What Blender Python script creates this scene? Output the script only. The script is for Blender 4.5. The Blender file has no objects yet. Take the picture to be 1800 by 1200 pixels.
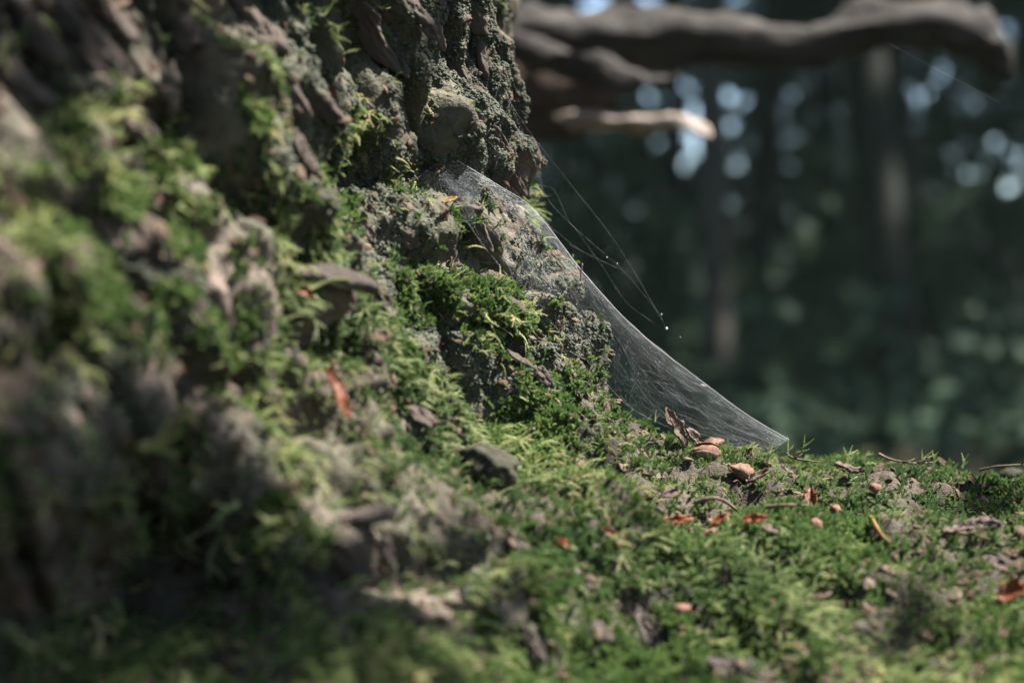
import bpy, math, random
import numpy as np
from mathutils import Vector, Matrix
from mathutils.bvhtree import BVHTree

random.seed(7)
rng = np.random.default_rng(11)
scene = bpy.context.scene

# ------------------------------------------------------------------ camera, light, exposure
CAM_Z = 0.36
FOC = 2500.0                       # focal length in photograph pixels (50 mm on 36 mm, 1800 px)
cam_d = bpy.data.cameras.new('camera')
cam_d.lens = 50; cam_d.sensor_width = 36; cam_d.sensor_fit = 'HORIZONTAL'
cam_d.clip_start = 0.02; cam_d.clip_end = 400
cam_d.dof.use_dof = True
cam_d.dof.focus_distance = 0.555
cam_d.dof.aperture_fstop = 5.0
cam = bpy.data.objects.new('camera', cam_d)
cam.location = (0, 0, CAM_Z); cam.rotation_euler = (math.radians(90), 0, 0)
scene.collection.objects.link(cam)
scene.camera = cam

SUN = Vector((0.50, -0.03, 0.865)).normalized()
world = bpy.data.worlds.new('World'); scene.world = world; world.use_nodes = True
wn = world.node_tree
sky = wn.nodes.new('ShaderNodeTexSky'); sky.sky_type = 'NISHITA'; sky.sun_disc = False
sky.sun_elevation = math.asin(SUN.z); sky.sun_rotation = math.atan2(SUN.x, SUN.y)
bg = wn.nodes['Background']; bg.inputs['Strength'].default_value = 0.105
wn.links.new(sky.outputs['Color'], bg.inputs['Color'])
sun_d = bpy.data.lights.new('sun', 'SUN'); sun_d.energy = 5.0; sun_d.angle = math.radians(0.5)
sun_d.color = (1.0, 0.93, 0.84)
sun = bpy.data.objects.new('sun', sun_d); scene.collection.objects.link(sun)
sun.rotation_euler = SUN.to_track_quat('Z', 'Y').to_euler()
sun.location = (3, 1, 5)
scene.view_settings.view_transform = 'Standard'; scene.view_settings.look = 'None'
scene.view_settings.exposure = 2.15; scene.view_settings.gamma = 1
scene.view_settings.use_curve_mapping = False
cy = scene.cycles
cy.max_bounces = 7; cy.diffuse_bounces = 4; cy.transmission_bounces = 5; cy.transparent_max_bounces = 24
cy.use_adaptive_sampling = False
cy.sample_clamp_indirect = 6

# ------------------------------------------------------------------ helpers
def at(px, py, Y):
    return Vector(((px - 900) / FOC * Y, Y, CAM_Z - (py - 600) / FOC * Y))

def tag(o, label=None, cat=None, group=None, kind=None):
    if label: o['label'] = label
    if cat: o['category'] = cat
    if group: o['group'] = group
    if kind: o['kind'] = kind
    return o

def link(name, data, parent=None, mat=None):
    o = bpy.data.objects.new(name, data); scene.collection.objects.link(o)
    if parent is not None: o.parent = parent
    if mat is not None and data is not None and not data.materials: data.materials.append(mat)
    return o

def empty(name, loc=(0, 0, 0)):
    o = bpy.data.objects.new(name, None); o.location = loc; o.empty_display_size = 0.02
    scene.collection.objects.link(o); return o

def mesh_np(name, V, F, smooth=True):
    """V (n,3), F list/array of faces (all the same size, or a list of lists)."""
    me = bpy.data.meshes.new(name)
    V = np.asarray(V, dtype=np.float32)
    if isinstance(F, np.ndarray):
        k = F.shape[1]; n = len(F)
        me.vertices.add(len(V)); me.vertices.foreach_set('co', V.ravel())
        me.loops.add(n * k); me.loops.foreach_set('vertex_index', F.astype(np.int32).ravel())
        me.polygons.add(n)
        me.polygons.foreach_set('loop_start', np.arange(0, n * k, k, dtype=np.int32))
        me.update(calc_edges=True)
    else:
        me.from_pydata([tuple(v) for v in V], [], F); me.update()
    me.validate()
    me.polygons.foreach_set('use_smooth', np.full(len(me.polygons), smooth, dtype=bool))
    return me

class MB:
    def __init__(s): s.V = []; s.F = []; s.n = 0
    def add(s, V, F):
        V = np.asarray(V, float); s.V.append(V)
        s.F += [[i + s.n for i in f] for f in F]; s.n += len(V)
    def mesh(s, name, smooth=True):
        return mesh_np(name, np.concatenate(s.V), s.F, smooth)

def hash3(i, j, k, seed=0):
    n = (i.astype(np.int64) * 374761393 + j.astype(np.int64) * 668265263 + k.astype(np.int64) * 2147483647 + seed * 1274126177) & 0x7fffffff
    n = ((n ^ (n >> 13)) * 1274126177) & 0x7fffffff
    n = ((n ^ (n >> 16)) * 668265263) & 0x7fffffff
    return ((n ^ (n >> 15)) & 0xffffff) / float(0xffffff)

def vnoise(P, seed=0):
    P = np.asarray(P, float); I = np.floor(P).astype(np.int64); f = P - I
    f = f * f * f * (f * (f * 6 - 15) + 10)
    r = 0
    for dx in (0, 1):
        wx = f[:, 0] if dx else 1 - f[:, 0]
        for dy in (0, 1):
            wy = f[:, 1] if dy else 1 - f[:, 1]
            for dz in (0, 1):
                wz = f[:, 2] if dz else 1 - f[:, 2]
                r = r + wx * wy * wz * hash3(I[:, 0] + dx, I[:, 1] + dy, I[:, 2] + dz, seed)
    return r * 2 - 1

def fbm(P, oct=4, seed=0, gain=0.5):
    r = 0; a = 1; P = np.asarray(P, float)
    for o in range(oct):
        r = r + a * vnoise(P + 17.3 * o, seed + o); a *= gain; P = P * 2.03
    return r

def worley(P, seed=0):
    """F1, F2 and cell random of 2-D points."""
    P = np.asarray(P, float); I = np.floor(P).astype(np.int64)
    F1 = np.full(len(P), 9.0); F2 = np.full(len(P), 9.0); R = np.zeros(len(P))
    for dx in (-1, 0, 1):
        for dy in (-1, 0, 1):
            ci = I[:, 0] + dx; cj = I[:, 1] + dy; z = np.zeros_like(ci)
            ox = hash3(ci, cj, z, seed); oy = hash3(ci, cj, z + 1, seed); rr = hash3(ci, cj, z + 2, seed)
            d = np.hypot(ci + ox - P[:, 0], cj + oy - P[:, 1])
            nw = d < F1
            F2 = np.where(nw, F1, np.minimum(F2, d)); R = np.where(nw, rr, R); F1 = np.where(nw, d, F1)
    return F1, F2, R

def smooth(a, b, x):
    t = np.clip((x - a) / (b - a), 0, 1); return t * t * (3 - 2 * t)

# ------------------------------------------------------------------ materials
class NT:
    def __init__(s, name):
        s.m = bpy.data.materials.new(name); s.m.use_nodes = True; s.t = s.m.node_tree
        s.t.nodes.clear(); s.out = s.n('ShaderNodeOutputMaterial')
    def n(s, typ, **kw):
        nd = s.t.nodes.new(typ)
        for k, v in kw.items():
            if k.startswith('i_'): nd.inputs[k[2:].replace('_', ' ')].default_value = v
            else: setattr(nd, k, v)
        return nd
    def l(s, a, b): s.t.links.new(a, b)
    def noise(s, scale, detail=3, rough=0.55, vec=None, dist=0):
        nd = s.n('ShaderNodeTexNoise'); nd.inputs['Scale'].default_value = scale
        nd.inputs['Detail'].default_value = detail; nd.inputs['Roughness'].default_value = rough
        nd.inputs['Distortion'].default_value = dist
        s.l(vec if vec is not None else s.pos(), nd.inputs['Vector']); return nd.outputs['Fac']
    def pos(s):
        if not hasattr(s, '_p'): s._p = s.n('ShaderNodeTexCoord').outputs['Object']
        return s._p
    def ramp(s, fac, stops, interp='LINEAR'):
        r = s.n('ShaderNodeValToRGB'); r.color_ramp.interpolation = interp
        e = r.color_ramp.elements
        while len(e) < len(stops): e.new(0.5)
        for el, (p, c) in zip(e, stops): el.position = p; el.color = (*c, 1)
        s.l(fac, r.inputs['Fac']); return r.outputs['Color']
    def mix(s, fac, a, b, mode='MIX'):
        m = s.n('ShaderNodeMix', data_type='RGBA', blend_type=mode)
        for sock, v in ((m.inputs['Factor'], fac), (m.inputs['A'], a), (m.inputs['B'], b)):
            sock = sock
        ins = [i for i in m.inputs if i.enabled]
        for i, v in zip(ins, (fac, a, b)):
            if isinstance(v, (int, float)): i.default_value = v
            elif isinstance(v, tuple): i.default_value = (*v, 1) if len(v) == 3 else v
            else: s.l(v, i)
        return [o for o in m.outputs if o.enabled][0]
    def math(s, op, a, b=0.5):
        m = s.n('ShaderNodeMath', operation=op)
        for i, v in zip(m.inputs, (a, b)):
            if isinstance(v, (int, float)): i.default_value = v
            else: s.l(v, i)
        return m.outputs[0]
    def bump(s, h, dist, strength=1.0):
        b = s.n('ShaderNodeBump'); b.inputs['Distance'].default_value = dist; b.inputs['Strength'].default_value = strength
        s.l(h, b.inputs['Height']); return b.outputs['Normal']
    def surf(s, col, rough=0.85, spec=0.2, nrm=None, trans=0.0):
        p = s.n('ShaderNodeBsdfPrincipled')
        if isinstance(col, tuple): p.inputs['Base Color'].default_value = (*col, 1)
        else: s.l(col, p.inputs['Base Color'])
        p.inputs['Roughness'].default_value = rough; p.inputs['Specular IOR Level'].default_value = spec
        if nrm is not None: s.l(nrm, p.inputs['Normal'])
        sh = p.outputs[0]
        if trans:
            t = s.n('ShaderNodeBsdfTranslucent')
            if isinstance(col, tuple): t.inputs['Color'].default_value = (*col, 1)
            else: s.l(col, t.inputs['Color'])
            mx = s.n('ShaderNodeMixShader'); mx.inputs[0].default_value = trans
            s.l(sh, mx.inputs[1]); s.l(t.outputs[0], mx.inputs[2]); sh = mx.outputs[0]
        s.l(sh, s.out.inputs['Surface']); return s.m

def m_bark():
    n = NT('bark')
    a = n.noise(28, 5, 0.6); b = n.noise(140, 4, 0.6); c = n.noise(9, 3, 0.5); d = n.noise(520, 3, 0.6)
    base = n.ramp(a, [(0.34, (0.035, 0.027, 0.022)), (0.48, (0.098, 0.073, 0.062)), (0.62, (0.19, 0.150, 0.130))])
    fine = n.ramp(b, [(0.3, (0.35, 0.33, 0.30)), (0.6, (1.0, 1.0, 1.0))])
    col = n.mix(0.8, base, fine, 'MULTIPLY')
    alg = n.ramp(c, [(0.47, (0, 0, 0)), (0.60, (1, 1, 1))])
    col = n.mix(n.math('MULTIPLY', alg, 0.55), col, (0.065, 0.08, 0.052))
    hum = n.n('ShaderNodeAttribute'); hum.attribute_name = 'humus'
    col = n.mix(hum.outputs['Fac'], col, n.ramp(a, [(0.3, (0.020, 0.017, 0.012)), (0.7, (0.065, 0.052, 0.040))]))
    speck = n.ramp(d, [(0.62, (0, 0, 0)), (0.70, (1, 1, 1))])
    col = n.mix(n.math('MULTIPLY', speck, 0.2), col, (0.20, 0.21, 0.17))
    h = n.math('ADD', n.math('MULTIPLY', n.noise(160, 5, 0.65), 1.0), n.math('MULTIPLY', n.noise(600, 3, 0.6), 0.35))
    return n.surf(col, 0.88, 0.25, n.bump(h, 0.0030, 0.9))

def m_bark_plate():
    n = NT('bark_plate')
    a = n.noise(60, 5, 0.65); b = n.noise(260, 4, 0.6)
    oi = n.n('ShaderNodeObjectInfo')
    base = n.ramp(a, [(0.30, (0.14, 0.105, 0.09)), (0.5, (0.26, 0.20, 0.175)), (0.7, (0.40, 0.33, 0.295))])
    base = n.mix(n.math('MULTIPLY', oi.outputs['Random'], 0.55), base, (0.12, 0.115, 0.105))
    fine = n.ramp(b, [(0.3, (0.5, 0.47, 0.44)), (0.58, (1, 1, 1))])
    col = n.mix(0.75, base, fine, 'MULTIPLY')
    h = n.math('ADD', n.noise(220, 5, 0.65), n.math('MULTIPLY', n.noise(800, 3, 0.6), 0.4))
    return n.surf(col, 0.85, 0.3, n.bump(h, 0.0022, 0.9))

def m_moss(name, stops, patch, trans=0.42, rough=0.6):
    n = NT(name)
    oi = n.n('ShaderNodeObjectInfo')
    g = n.n('ShaderNodeNewGeometry').outputs['Position']
    big = n.noise(22, 3, 0.5, vec=g)
    f = n.math('ADD', n.math('MULTIPLY', oi.outputs['Random'], 0.62), n.math('MULTIPLY', big, 0.42))
    col = n.ramp(f, stops)
    p = n.noise(14, 2, 0.5, vec=g)
    col = n.mix(n.ramp(p, [(0.5, (0, 0, 0)), (0.68, (0.75, 0.75, 0.75))]), col, patch)
    return n.surf(col, rough, 0.3, None, trans)

def m_simple(name, lo, hi, scale=120, rough=0.7, spec=0.3, bump=0.0006, trans=0.0):
    n = NT(name)
    col = n.ramp(n.noise(scale, 4, 0.6), [(0.32, lo), (0.68, hi)])
    return n.surf(col, rough, spec, n.bump(n.noise(scale * 3, 4, 0.6), bump, 0.8), trans)

def m_leaf(name, lo, hi, trans=0.35, rough=0.45):
    n = NT(name)
    g = n.n('ShaderNodeNewGeometry')
    col = n.ramp(g.outputs['Random Per Island'], [(0.0, lo), (1.0, hi)])
    return n.surf(col, rough, 0.35, None, trans)

M = {}
M['bark'] = m_bark(); M['plate'] = m_bark_plate()
M['moss'] = m_moss('moss', [(0.15, (0.132, 0.204, 0.075)), (0.40, (0.242, 0.328, 0.125)), (0.60, (0.376, 0.450, 0.198)), (0.78, (0.551, 0.565, 0.298)), (0.93, (0.416, 0.294, 0.179))], (0.160, 0.240, 0.109))
M['moss_long'] = m_moss('moss_long', [(0.15, (0.261, 0.324, 0.148)), (0.45, (0.411, 0.473, 0.235)), (0.7, (0.568, 0.579, 0.327)), (0.92, (0.505, 0.380, 0.252))], (0.328, 0.393, 0.215))
M['moss_tuft'] = m_moss('moss_tuft', [(0.2, (0.061, 0.116, 0.036)), (0.5, (0.112, 0.191, 0.059)), (0.8, (0.187, 0.274, 0.089))], (0.075, 0.136, 0.056))
M['lichen'] = m_moss('lichen', [(0.2, (0.036, 0.043, 0.031)), (0.5, (0.060, 0.069, 0.051)), (0.8, (0.090, 0.096, 0.075))], (0.048, 0.057, 0.038), trans=0.1, rough=0.9)
M['crumb'] = m_moss('crumb', [(0.2, (0.033, 0.018, 0.010)), (0.5, (0.066, 0.040, 0.025)), (0.8, (0.112, 0.079, 0.059))], (0.053, 0.033, 0.020), trans=0.05, rough=0.8)
M['bud'] = m_simple('bud_shell', (0.085, 0.043, 0.030), (0.21, 0.125, 0.095), 240, 0.7, 0.15, 0.0007)
M['scale'] = m_simple('bud_scale', (0.132, 0.042, 0.014), (0.229, 0.088, 0.031), 200, 0.5, 0.4, 0.0004, 0.4)
M['orange'] = m_simple('dead_leaf_orange', (0.141, 0.038, 0.014), (0.242, 0.079, 0.026), 220, 0.5, 0.4, 0.0004, 0.35)
M['brownleaf'] = m_simple('dead_leaf_brown', (0.050, 0.033, 0.022), (0.120, 0.083, 0.060), 160, 0.6, 0.35, 0.0007, 0.15)
M['pinkleaf'] = m_simple('dead_leaf_pink', (0.099, 0.061, 0.046), (0.152, 0.106, 0.086), 200, 0.6, 0.35, 0.0005, 0.25)
M['tan'] = m_simple('dry_frond', (0.136, 0.080, 0.024), (0.272, 0.176, 0.056), 220, 0.6, 0.3, 0.0004, 0.35)
M['twig'] = m_simple('twig_bark', (0.055, 0.039, 0.028), (0.149, 0.110, 0.083), 260, 0.8, 0.25, 0.0006)
M['knob'] = m_simple('grey_knob', (0.020, 0.019, 0.014), (0.055, 0.055, 0.040), 140, 0.9, 0.2, 0.0015)

# ------------------------------------------------------------------ forest floor
gx = np.concatenate([-np.geomspace(80, 0.5, 40), np.linspace(-0.45, 0.45, 10), np.geomspace(0.5, 80, 40)])
gy = np.concatenate([-np.geomspace(60, 0.5, 25), np.linspace(-0.4, 2, 18), np.geomspace(2.2, 140, 50)])
GX, GY = np.meshgrid(gx, gy, indexing='ij')
P2 = np.stack([GX.ravel(), GY.ravel(), np.zeros(GX.size)], 1)
GZ = fbm(P2 * 0.6, 4, 3) * 0.10 + fbm(P2 * 0.12, 2, 5) * 0.35 * smooth(3, 14, np.hypot(P2[:, 0], P2[:, 1]))
GZ *= smooth(0.0, 4, np.hypot(P2[:, 0], P2[:, 1])) * 0.9 + 0.1
V = np.stack([P2[:, 0], P2[:, 1], GZ - 0.02], 1)
nx, ny = len(gx), len(gy)
idx = np.arange(nx * ny).reshape(nx, ny)
F = np.stack([idx[:-1, :-1], idx[1:, :-1], idx[1:, 1:], idx[:-1, 1:]], -1).reshape(-1, 4)
n = NT('forest_floor')
col = n.ramp(n.noise(3.0, 6, 0.65), [(0.3, (0.018, 0.017, 0.011)), (0.5, (0.034, 0.032, 0.019)), (0.68, (0.03, 0.045, 0.016))])
m_floor = n.surf(col, 0.95, 0.1, n.bump(n.noise(20, 5, 0.7), 0.05, 0.8))
tag(link('forest_floor', mesh_np('forest_floor', V, F), mat=m_floor), kind='structure')

# ------------------------------------------------------------------ the mossy tree: implicit trunk and root, polygonised
CX, CY = -0.35, 0.65
def f_base(P):
    x, y, z = P[:, 0], P[:, 1], P[:, 2]
    r = np.hypot(x - CX, y - CY)
    R = 0.345 + 0.075 * np.exp(-np.maximum(z - 0.26, -0.05) / 0.07) + 0.10 * smooth(0.26, 0.0, z)
    ft = (r - R) * 0.85
    # root running to the right
    ex = np.clip(x, -0.15, 2); zc = 0.20 - 0.04 * np.clip(x - 0.3, 0, 2)
    q = np.hypot((y - 0.555) / 1.75, z - zc)
    fr = np.maximum(q - 0.112, -x - 0.15)
    k = 0.07
    h = np.clip(0.5 + 0.5 * (fr - ft) / k, 0, 1)
    return fr * (1 - h) + ft * h - k * h * (1 - h)

ctrl = [  # (photo x, y, depth): where the bark surface stands
 (-150,100,.36),(-150,500,.335),(-150,900,.34),
 (0,50,.385),(0,300,.365),(0,550,.350),(0,760,.350),(0,950,.365),(0,1180,.375),
 (200,100,.41),(250,350,.40),(250,600,.385),(200,730,.372),
 (300,890,.412),(300,1080,.42),(130,1050,.39),(420,1000,.418),
 (450,100,.455),(500,350,.455),(500,600,.440),(450,750,.415),(490,860,.402),(560,1000,.400),(620,1150,.385),
 (650,100,.515),(700,300,.525),(700,500,.505),(700,700,.475),(700,900,.432),(760,1100,.410),
 (800,150,.555),(820,330,.545),(880,500,.548),(900,650,.530),(900,800,.495),(950,950,.455),(950,1150,.425),
 (1040,700,.565),(1090,800,.535),(1150,950,.480),(1200,1150,.435),
 (1250,830,.555),(1350,870,.532),(1450,1000,.475),(1500,1180,.430),
 (1600,900,.532),(1750,1000,.482),(1790,1180,.430),(1900,900,.53),(2000,1100,.45),
]
sil = [(862,-60,.605),(868,60,.605),(888,140,.605),(886,215,.605),(920,270,.60),(930,340,.60),(962,440,.60),(1008,535,.60),(1032,615,.60),
       (1062,702,.60),(1135,764,.60),(1245,812,.59),(1350,836,.585),(1450,848,.585),(1550,850,.585),(1650,848,.59),(1800,862,.585),(1950,876,.585)]
CP = [list(at(*c)) for c in ctrl]; CV = [0.0] * len(CP)
for i, s_ in enumerate(sil):
    CP.append(list(at(*s_))); CV.append(0.0)
    a = sil[max(i - 1, 0)]; b = sil[min(i + 1, len(sil) - 1)]
    tx, ty = b[0] - a[0], b[1] - a[1]; L = math.hypot(tx, ty)
    nxp, nyp = ty / L, -tx / L
    d = 45
    CP.append(list(at(s_[0] + nxp * d, s_[1] + nyp * d, s_[2]))); CV.append(d / FOC * s_[2] * 0.95)
for w in ((.05,.70,.28),(.15,.70,.27),(.25,.70,.265),(.35,.70,.26)):
    CP.append(list(w)); CV.append(0.0)
CP = np.array(CP); CV = np.array(CV)
RAD = 0.16
def kern(r):
    t = np.clip(1 - r / RAD, 0, 1); return t ** 4 * (4 * r / RAD + 1)
D = np.linalg.norm(CP[:, None] - CP[None], axis=2)
W = np.linalg.solve(kern(D) + 0.02 * np.eye(len(CP)), f_base(CP) - CV)
def f_all(P):
    out = np.empty(len(P))
    for s_ in range(0, len(P), 60000):
        q = P[s_:s_ + 60000]
        d2 = (q ** 2).sum(1)[:, None] + (CP ** 2).sum(1)[None] - 2 * q @ CP.T
        out[s_:s_ + 60000] = f_base(q) - kern(np.sqrt(np.maximum(d2, 0))) @ W
    return out

def surface_nets(lo, hi, h):
    ax = [np.arange(l, u + h, h) for l, u in zip(lo, hi)]
    n3 = [len(a) for a in ax]
    G = np.stack(np.meshgrid(*ax, indexing='ij'), -1).reshape(-1, 3)
    fv = f_all(G).reshape(n3)
    for a in range(3):                      # close the block at its borders
        s0 = [slice(None)] * 3; s0[a] = 0; fv[tuple(s0)] = np.maximum(fv[tuple(s0)], h * 0.3)
        s0[a] = -1; fv[tuple(s0)] = np.maximum(fv[tuple(s0)], h * 0.3)
    ins = fv < 0
    acc = np.zeros([k - 1 for k in n3] + [3]); cnt = np.zeros([k - 1 for k in n3])
    def sl(o): return tuple(slice(o[i], n3[i] - 1 + o[i]) for i in range(3))
    corners = [(i, j, k) for i in (0, 1) for j in (0, 1) for k in (0, 1)]
    for a in range(3):
        for c in corners:
            if c[a]: continue
            c2 = list(c); c2[a] = 1
            A, B = fv[sl(c)], fv[sl(c2)]
            cr = (A < 0) != (B < 0)
            t = np.where(cr, A / np.where(cr, A - B, 1), 0)
            for q in range(3):
                acc[..., q] += np.where(cr, (c[q] if q != a else 0) + (t if q == a else 0), 0)
            cnt += cr
    act = cnt > 0
    vid = np.full(act.shape, -1); vid[act] = np.arange(act.sum())
    ijk = np.argwhere(act)
    V = (ijk + acc[act] / cnt[act][:, None]) * h + np.array(lo)
    quads = []
    for a in range(3):
        b, c = (a + 1) % 3, (a + 2) % 3
        s0 = [slice(None)] * 3; s1 = [slice(None)] * 3
        s0[a] = slice(0, -1); s1[a] = slice(1, None)
        A, B = ins[tuple(s0)], ins[tuple(s1)]
        e = np.argwhere(A != B)
        ok = (e[:, b] > 0) & (e[:, c] > 0) & (e[:, b] < n3[b] - 1) & (e[:, c] < n3[c] - 1)
        e = e[ok]; fl = A[tuple(e.T)]
        def cell(db, dc):
            q = e.copy(); q[:, b] -= db; q[:, c] -= dc; return vid[tuple(q.T)]
        Q = np.stack([cell(1, 1), cell(0, 1), cell(0, 0), cell(1, 0)], 1)
        Q[~fl] = Q[~fl][:, ::-1]
        quads.append(Q)
    return V, np.concatenate(quads)

V, F = surface_nets((-0.26, 0.10, 0.02), (0.42, 0.80, 0.64), 0.0055)
coarse = mesh_np('coarse', V, F)
tmp = bpy.data.objects.new('tmp', coarse); scene.collection.objects.link(tmp)
md = tmp.modifiers.new('s', 'SMOOTH'); md.iterations = 3; md.factor = 0.5
md = tmp.modifiers.new('u', 'SUBSURF'); md.levels = 2; md.render_levels = 2
dg = bpy.context.evaluated_depsgraph_get()
trunk_me = bpy.data.meshes.new_from_object(tmp.evaluated_get(dg))
bpy.data.objects.remove(tmp); bpy.data.meshes.remove(coarse)
trunk_me.name = 'trunk'
nv = len(trunk_me.vertices)
TV = np.empty(nv * 3, np.float32); trunk_me.vertices.foreach_get('co', TV); TV = TV.reshape(-1, 3).astype(float)
TN = np.empty(nv * 3, np.float32); trunk_me.vertices.foreach_get('normal', TN); TN = TN.reshape(-1, 3).astype(float)

def grain(P):
    th = np.arctan2(P[:, 1] - CY, P[:, 0] - CX); r = np.hypot(P[:, 0] - CX, P[:, 1] - CY)
    w = fbm(P * 18, 2, 21)
    return th * 0.40 + w * 0.006 + 0.55 * P[:, 2], r - P[:, 2] * 1.0

def barkiness(P):
    """1 on the steep bare bark of the trunk, 0 on the mossy flare and root."""
    zz = P[:, 2] - 0.065 * np.exp(-((P[:, 0] + 0.055) / 0.03) ** 2) + 0.035 * fbm(P * 25, 2, 9)
    b = smooth(0.395, 0.49, zz)
    return b

u, l = grain(TV)
bk = barkiness(TV)
F1, F2, R = worley(np.stack([u * 58, l * 8], 1), 4)
crack = smooth(0.02, 0.34, F2 - F1)
ridge = (crack - 0.6) * 0.0105 + (R - 0.5) * 0.0055
F1b, F2b, Rb = worley(np.stack([u * 26 + 3.1, l * 13], 1), 14)
root = (smooth(0.0, 0.30, F2b - F1b) - 0.7) * 0.012 + (Rb - 0.5) * 0.016
up = np.clip(TN[:, 2], 0, 1)
disp = bk * ridge + (1 - bk) * root * (1 - 0.75 * smooth(0.45, 0.85, up))
disp += fbm(TV * 34, 3, 31) * ((0.0090 - 0.0055 * bk) * (1 - 0.35 * up))
disp += fbm(TV * 130, 3, 41) * 0.0022 + np.abs(fbm(np.stack([u * 260, l * 60, u * 0], 1), 3, 51)) * 0.0012
# hard ledges where bark has flaked
led = fbm(TV * 22 + 5, 2, 61)
disp += np.where(bk < 0.7, (smooth(0.12, 0.17, led) - 0.5) * 0.004, 0)
TV2 = TV + TN * disp[:, None]
trunk_me.vertices.foreach_set('co', TV2.astype(np.float32).ravel()); trunk_me.update()
trunk_me.polygons.foreach_set('use_smooth', np.ones(len(trunk_me.polygons), bool))
trunk_me.materials.clear()
tree = empty('mossy_tree', (CX, CY, 0))
tag(tree, 'large old tree with moss and lichen covered bark flaring into a root', 'tree')
INV = Matrix.Translation((-CX, -CY, 0))
trunk = link('trunk', trunk_me, tree, M['bark']); trunk.matrix_parent_inverse = INV

tris = np.empty(len(trunk_me.polygons) * 4, np.int32); trunk_me.polygons.foreach_get('vertices', tris); tris = tris.reshape(-1, 4)
bvh = BVHTree.FromPolygons([tuple(v) for v in TV2.astype(float)], [tuple(int(i) for i in t) for t in tris[(TV2[tris[:, 0], 1] < 0.72) & (TV2[tris[:, 0], 2] > 0.15)]])
CAMP = Vector((0, 0, CAM_Z))
def hit(px, py):
    d = (at(px, py, 1.0) - CAMP).normalized()
    loc, nrm, _, _ = bvh.ray_cast(CAMP, d)
    if loc is None: return None
    if nrm.dot(d) > 0: nrm = -nrm
    return loc, nrm

# rest of the trunk above and behind, out of the picture
def tube(path, radii, sides=10, noise_a=0.0, seed=0, nscale=6.0, caps=True):
    path = [Vector(p) for p in path]; V = []; Fc = []
    up_ = Vector((0.31, 0.17, 0.93)).normalized(); prev = None
    for i, p in enumerate(path):
        t = (path[min(i + 1, len(path) - 1)] - path[max(i - 1, 0)]).normalized()
        if prev is None:
            a = t.cross(up_ if abs(t.dot(up_)) < 0.9 else Vector((1, 0, 0))).normalized()
        else:
            a = (prev - t * prev.dot(t)).normalized()
        prev = a; b = t.cross(a)
        for k in range(sides):
            an = 2 * math.pi * k / sides
            V.append(p + (a * math.cos(an) + b * math.sin(an)) * radii[i])
    for i in range(len(path) - 1):
        for k in range(sides):
            k2 = (k + 1) % sides
            Fc.append([i * sides + k, i * sides + k2, (i + 1) * sides + k2, (i + 1) * sides + k])
    if caps:
        Fc.append(list(range(sides))[::-1]); Fc.append([(len(path) - 1) * sides + k for k in range(sides)])
    V = np.array([list(v) for v in V])
    if noise_a:
        C = np.repeat(np.array([list(p) for p in path]), sides, 0)
        V = C + (V - C) * (1 + noise_a * fbm(V * nscale, 3, seed))[:, None]
    return V, Fc

def resample(pts, n):
    pts = np.array([list(p) for p in pts], float); k = len(pts)
    t = np.linspace(0, k - 1, n); out = []
    for x in t:
        i = min(int(x), k - 2); f = x - i
        p0, p1, p2, p3 = pts[max(i - 1, 0)], pts[i], pts[i + 1], pts[min(i + 2, k - 1)]
        out.append(0.5 * ((2 * p1) + (-p0 + p2) * f + (2 * p0 - 5 * p1 + 4 * p2 - p3) * f * f + (-p0 + 3 * p1 - 3 * p2 + p3) * f ** 3))
    return np.array(out)

V, Fc = tube([(CX, CY, z) for z in np.linspace(-0.1, 5.0, 40)], list(np.linspace(0.325, 0.25, 40)), 40, 0.05, 3)
o = link('upper_trunk', mesh_np('upper_trunk', V, Fc), tree, M['bark']); o.matrix_parent_inverse = INV

# bark plates: thick ragged flakes lying along the grain of the trunk
def plate_mesh(seed):
    r = np.random.default_rng(seed); nr, na = 12, 36
    V = []; Fc = []
    for lay in (0, 1):
        for i in range(nr):
            for k in range(na):
                an = 2 * math.pi * k / na; q = (i + (0.6 if i == 0 else 0)) / (nr - 1)
                V.append([math.cos(an) * q, math.sin(an) * q, 0])
    V = np.array(V); P = V.copy(); P[:, 2] = seed * 3.7
    rim = 1 + 0.28 * fbm(np.stack([V[:, 0] * 2.2, V[:, 1] * 2.2, P[:, 2]], 1), 3, seed)
    V[:, 0] *= rim * 0.42; V[:, 1] *= rim
    q = np.hypot(P[:, 0], P[:, 1]); nl = nr * na
    top = 0.13 + 0.10 * fbm(np.stack([V[:, 0] * 7, V[:, 1] * 2.5, P[:, 2]], 1), 3, seed + 5) - 0.10 * V[:, 1] + 0.07 * np.abs(fbm(np.stack([V[:, 0] * 16, V[:, 1] * 3.5, P[:, 2]], 1), 3, seed + 6)) + 0.04 * fbm(np.stack([V[:, 0] * 24, V[:, 1] * 14, P[:, 2]], 1), 2, seed + 7)
    V[:nl, 2] = (top * (1 - 0.55 * q ** 6))[:nl]; V[nl:, 2] = -0.18
    V[nl:, :2] *= 0.92
    for lay in (0, 1):
        o_ = lay * nl
        for i in range(nr - 1):
            for k in range(na):
                k2 = (k + 1) % na; f = [o_ + i * na + k, o_ + (i + 1) * na + k, o_ + (i + 1) * na + k2, o_ + i * na + k2]
                Fc.append(f if lay == 0 else f[::-1])
        c = [o_ + k for k in range(na)]; Fc.append(c if lay == 0 else c[::-1])
    e = (nr - 1) * na
    for k in range(na):
        k2 = (k + 1) % na; Fc.append([e + k, nl + e + k, nl + e + k2, e + k2])
    me = mesh_np('bark_plate', V, Fc); me.materials.append(M['plate']); return me
plates = [plate_mesh(100 + i) for i in range(10)]
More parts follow.
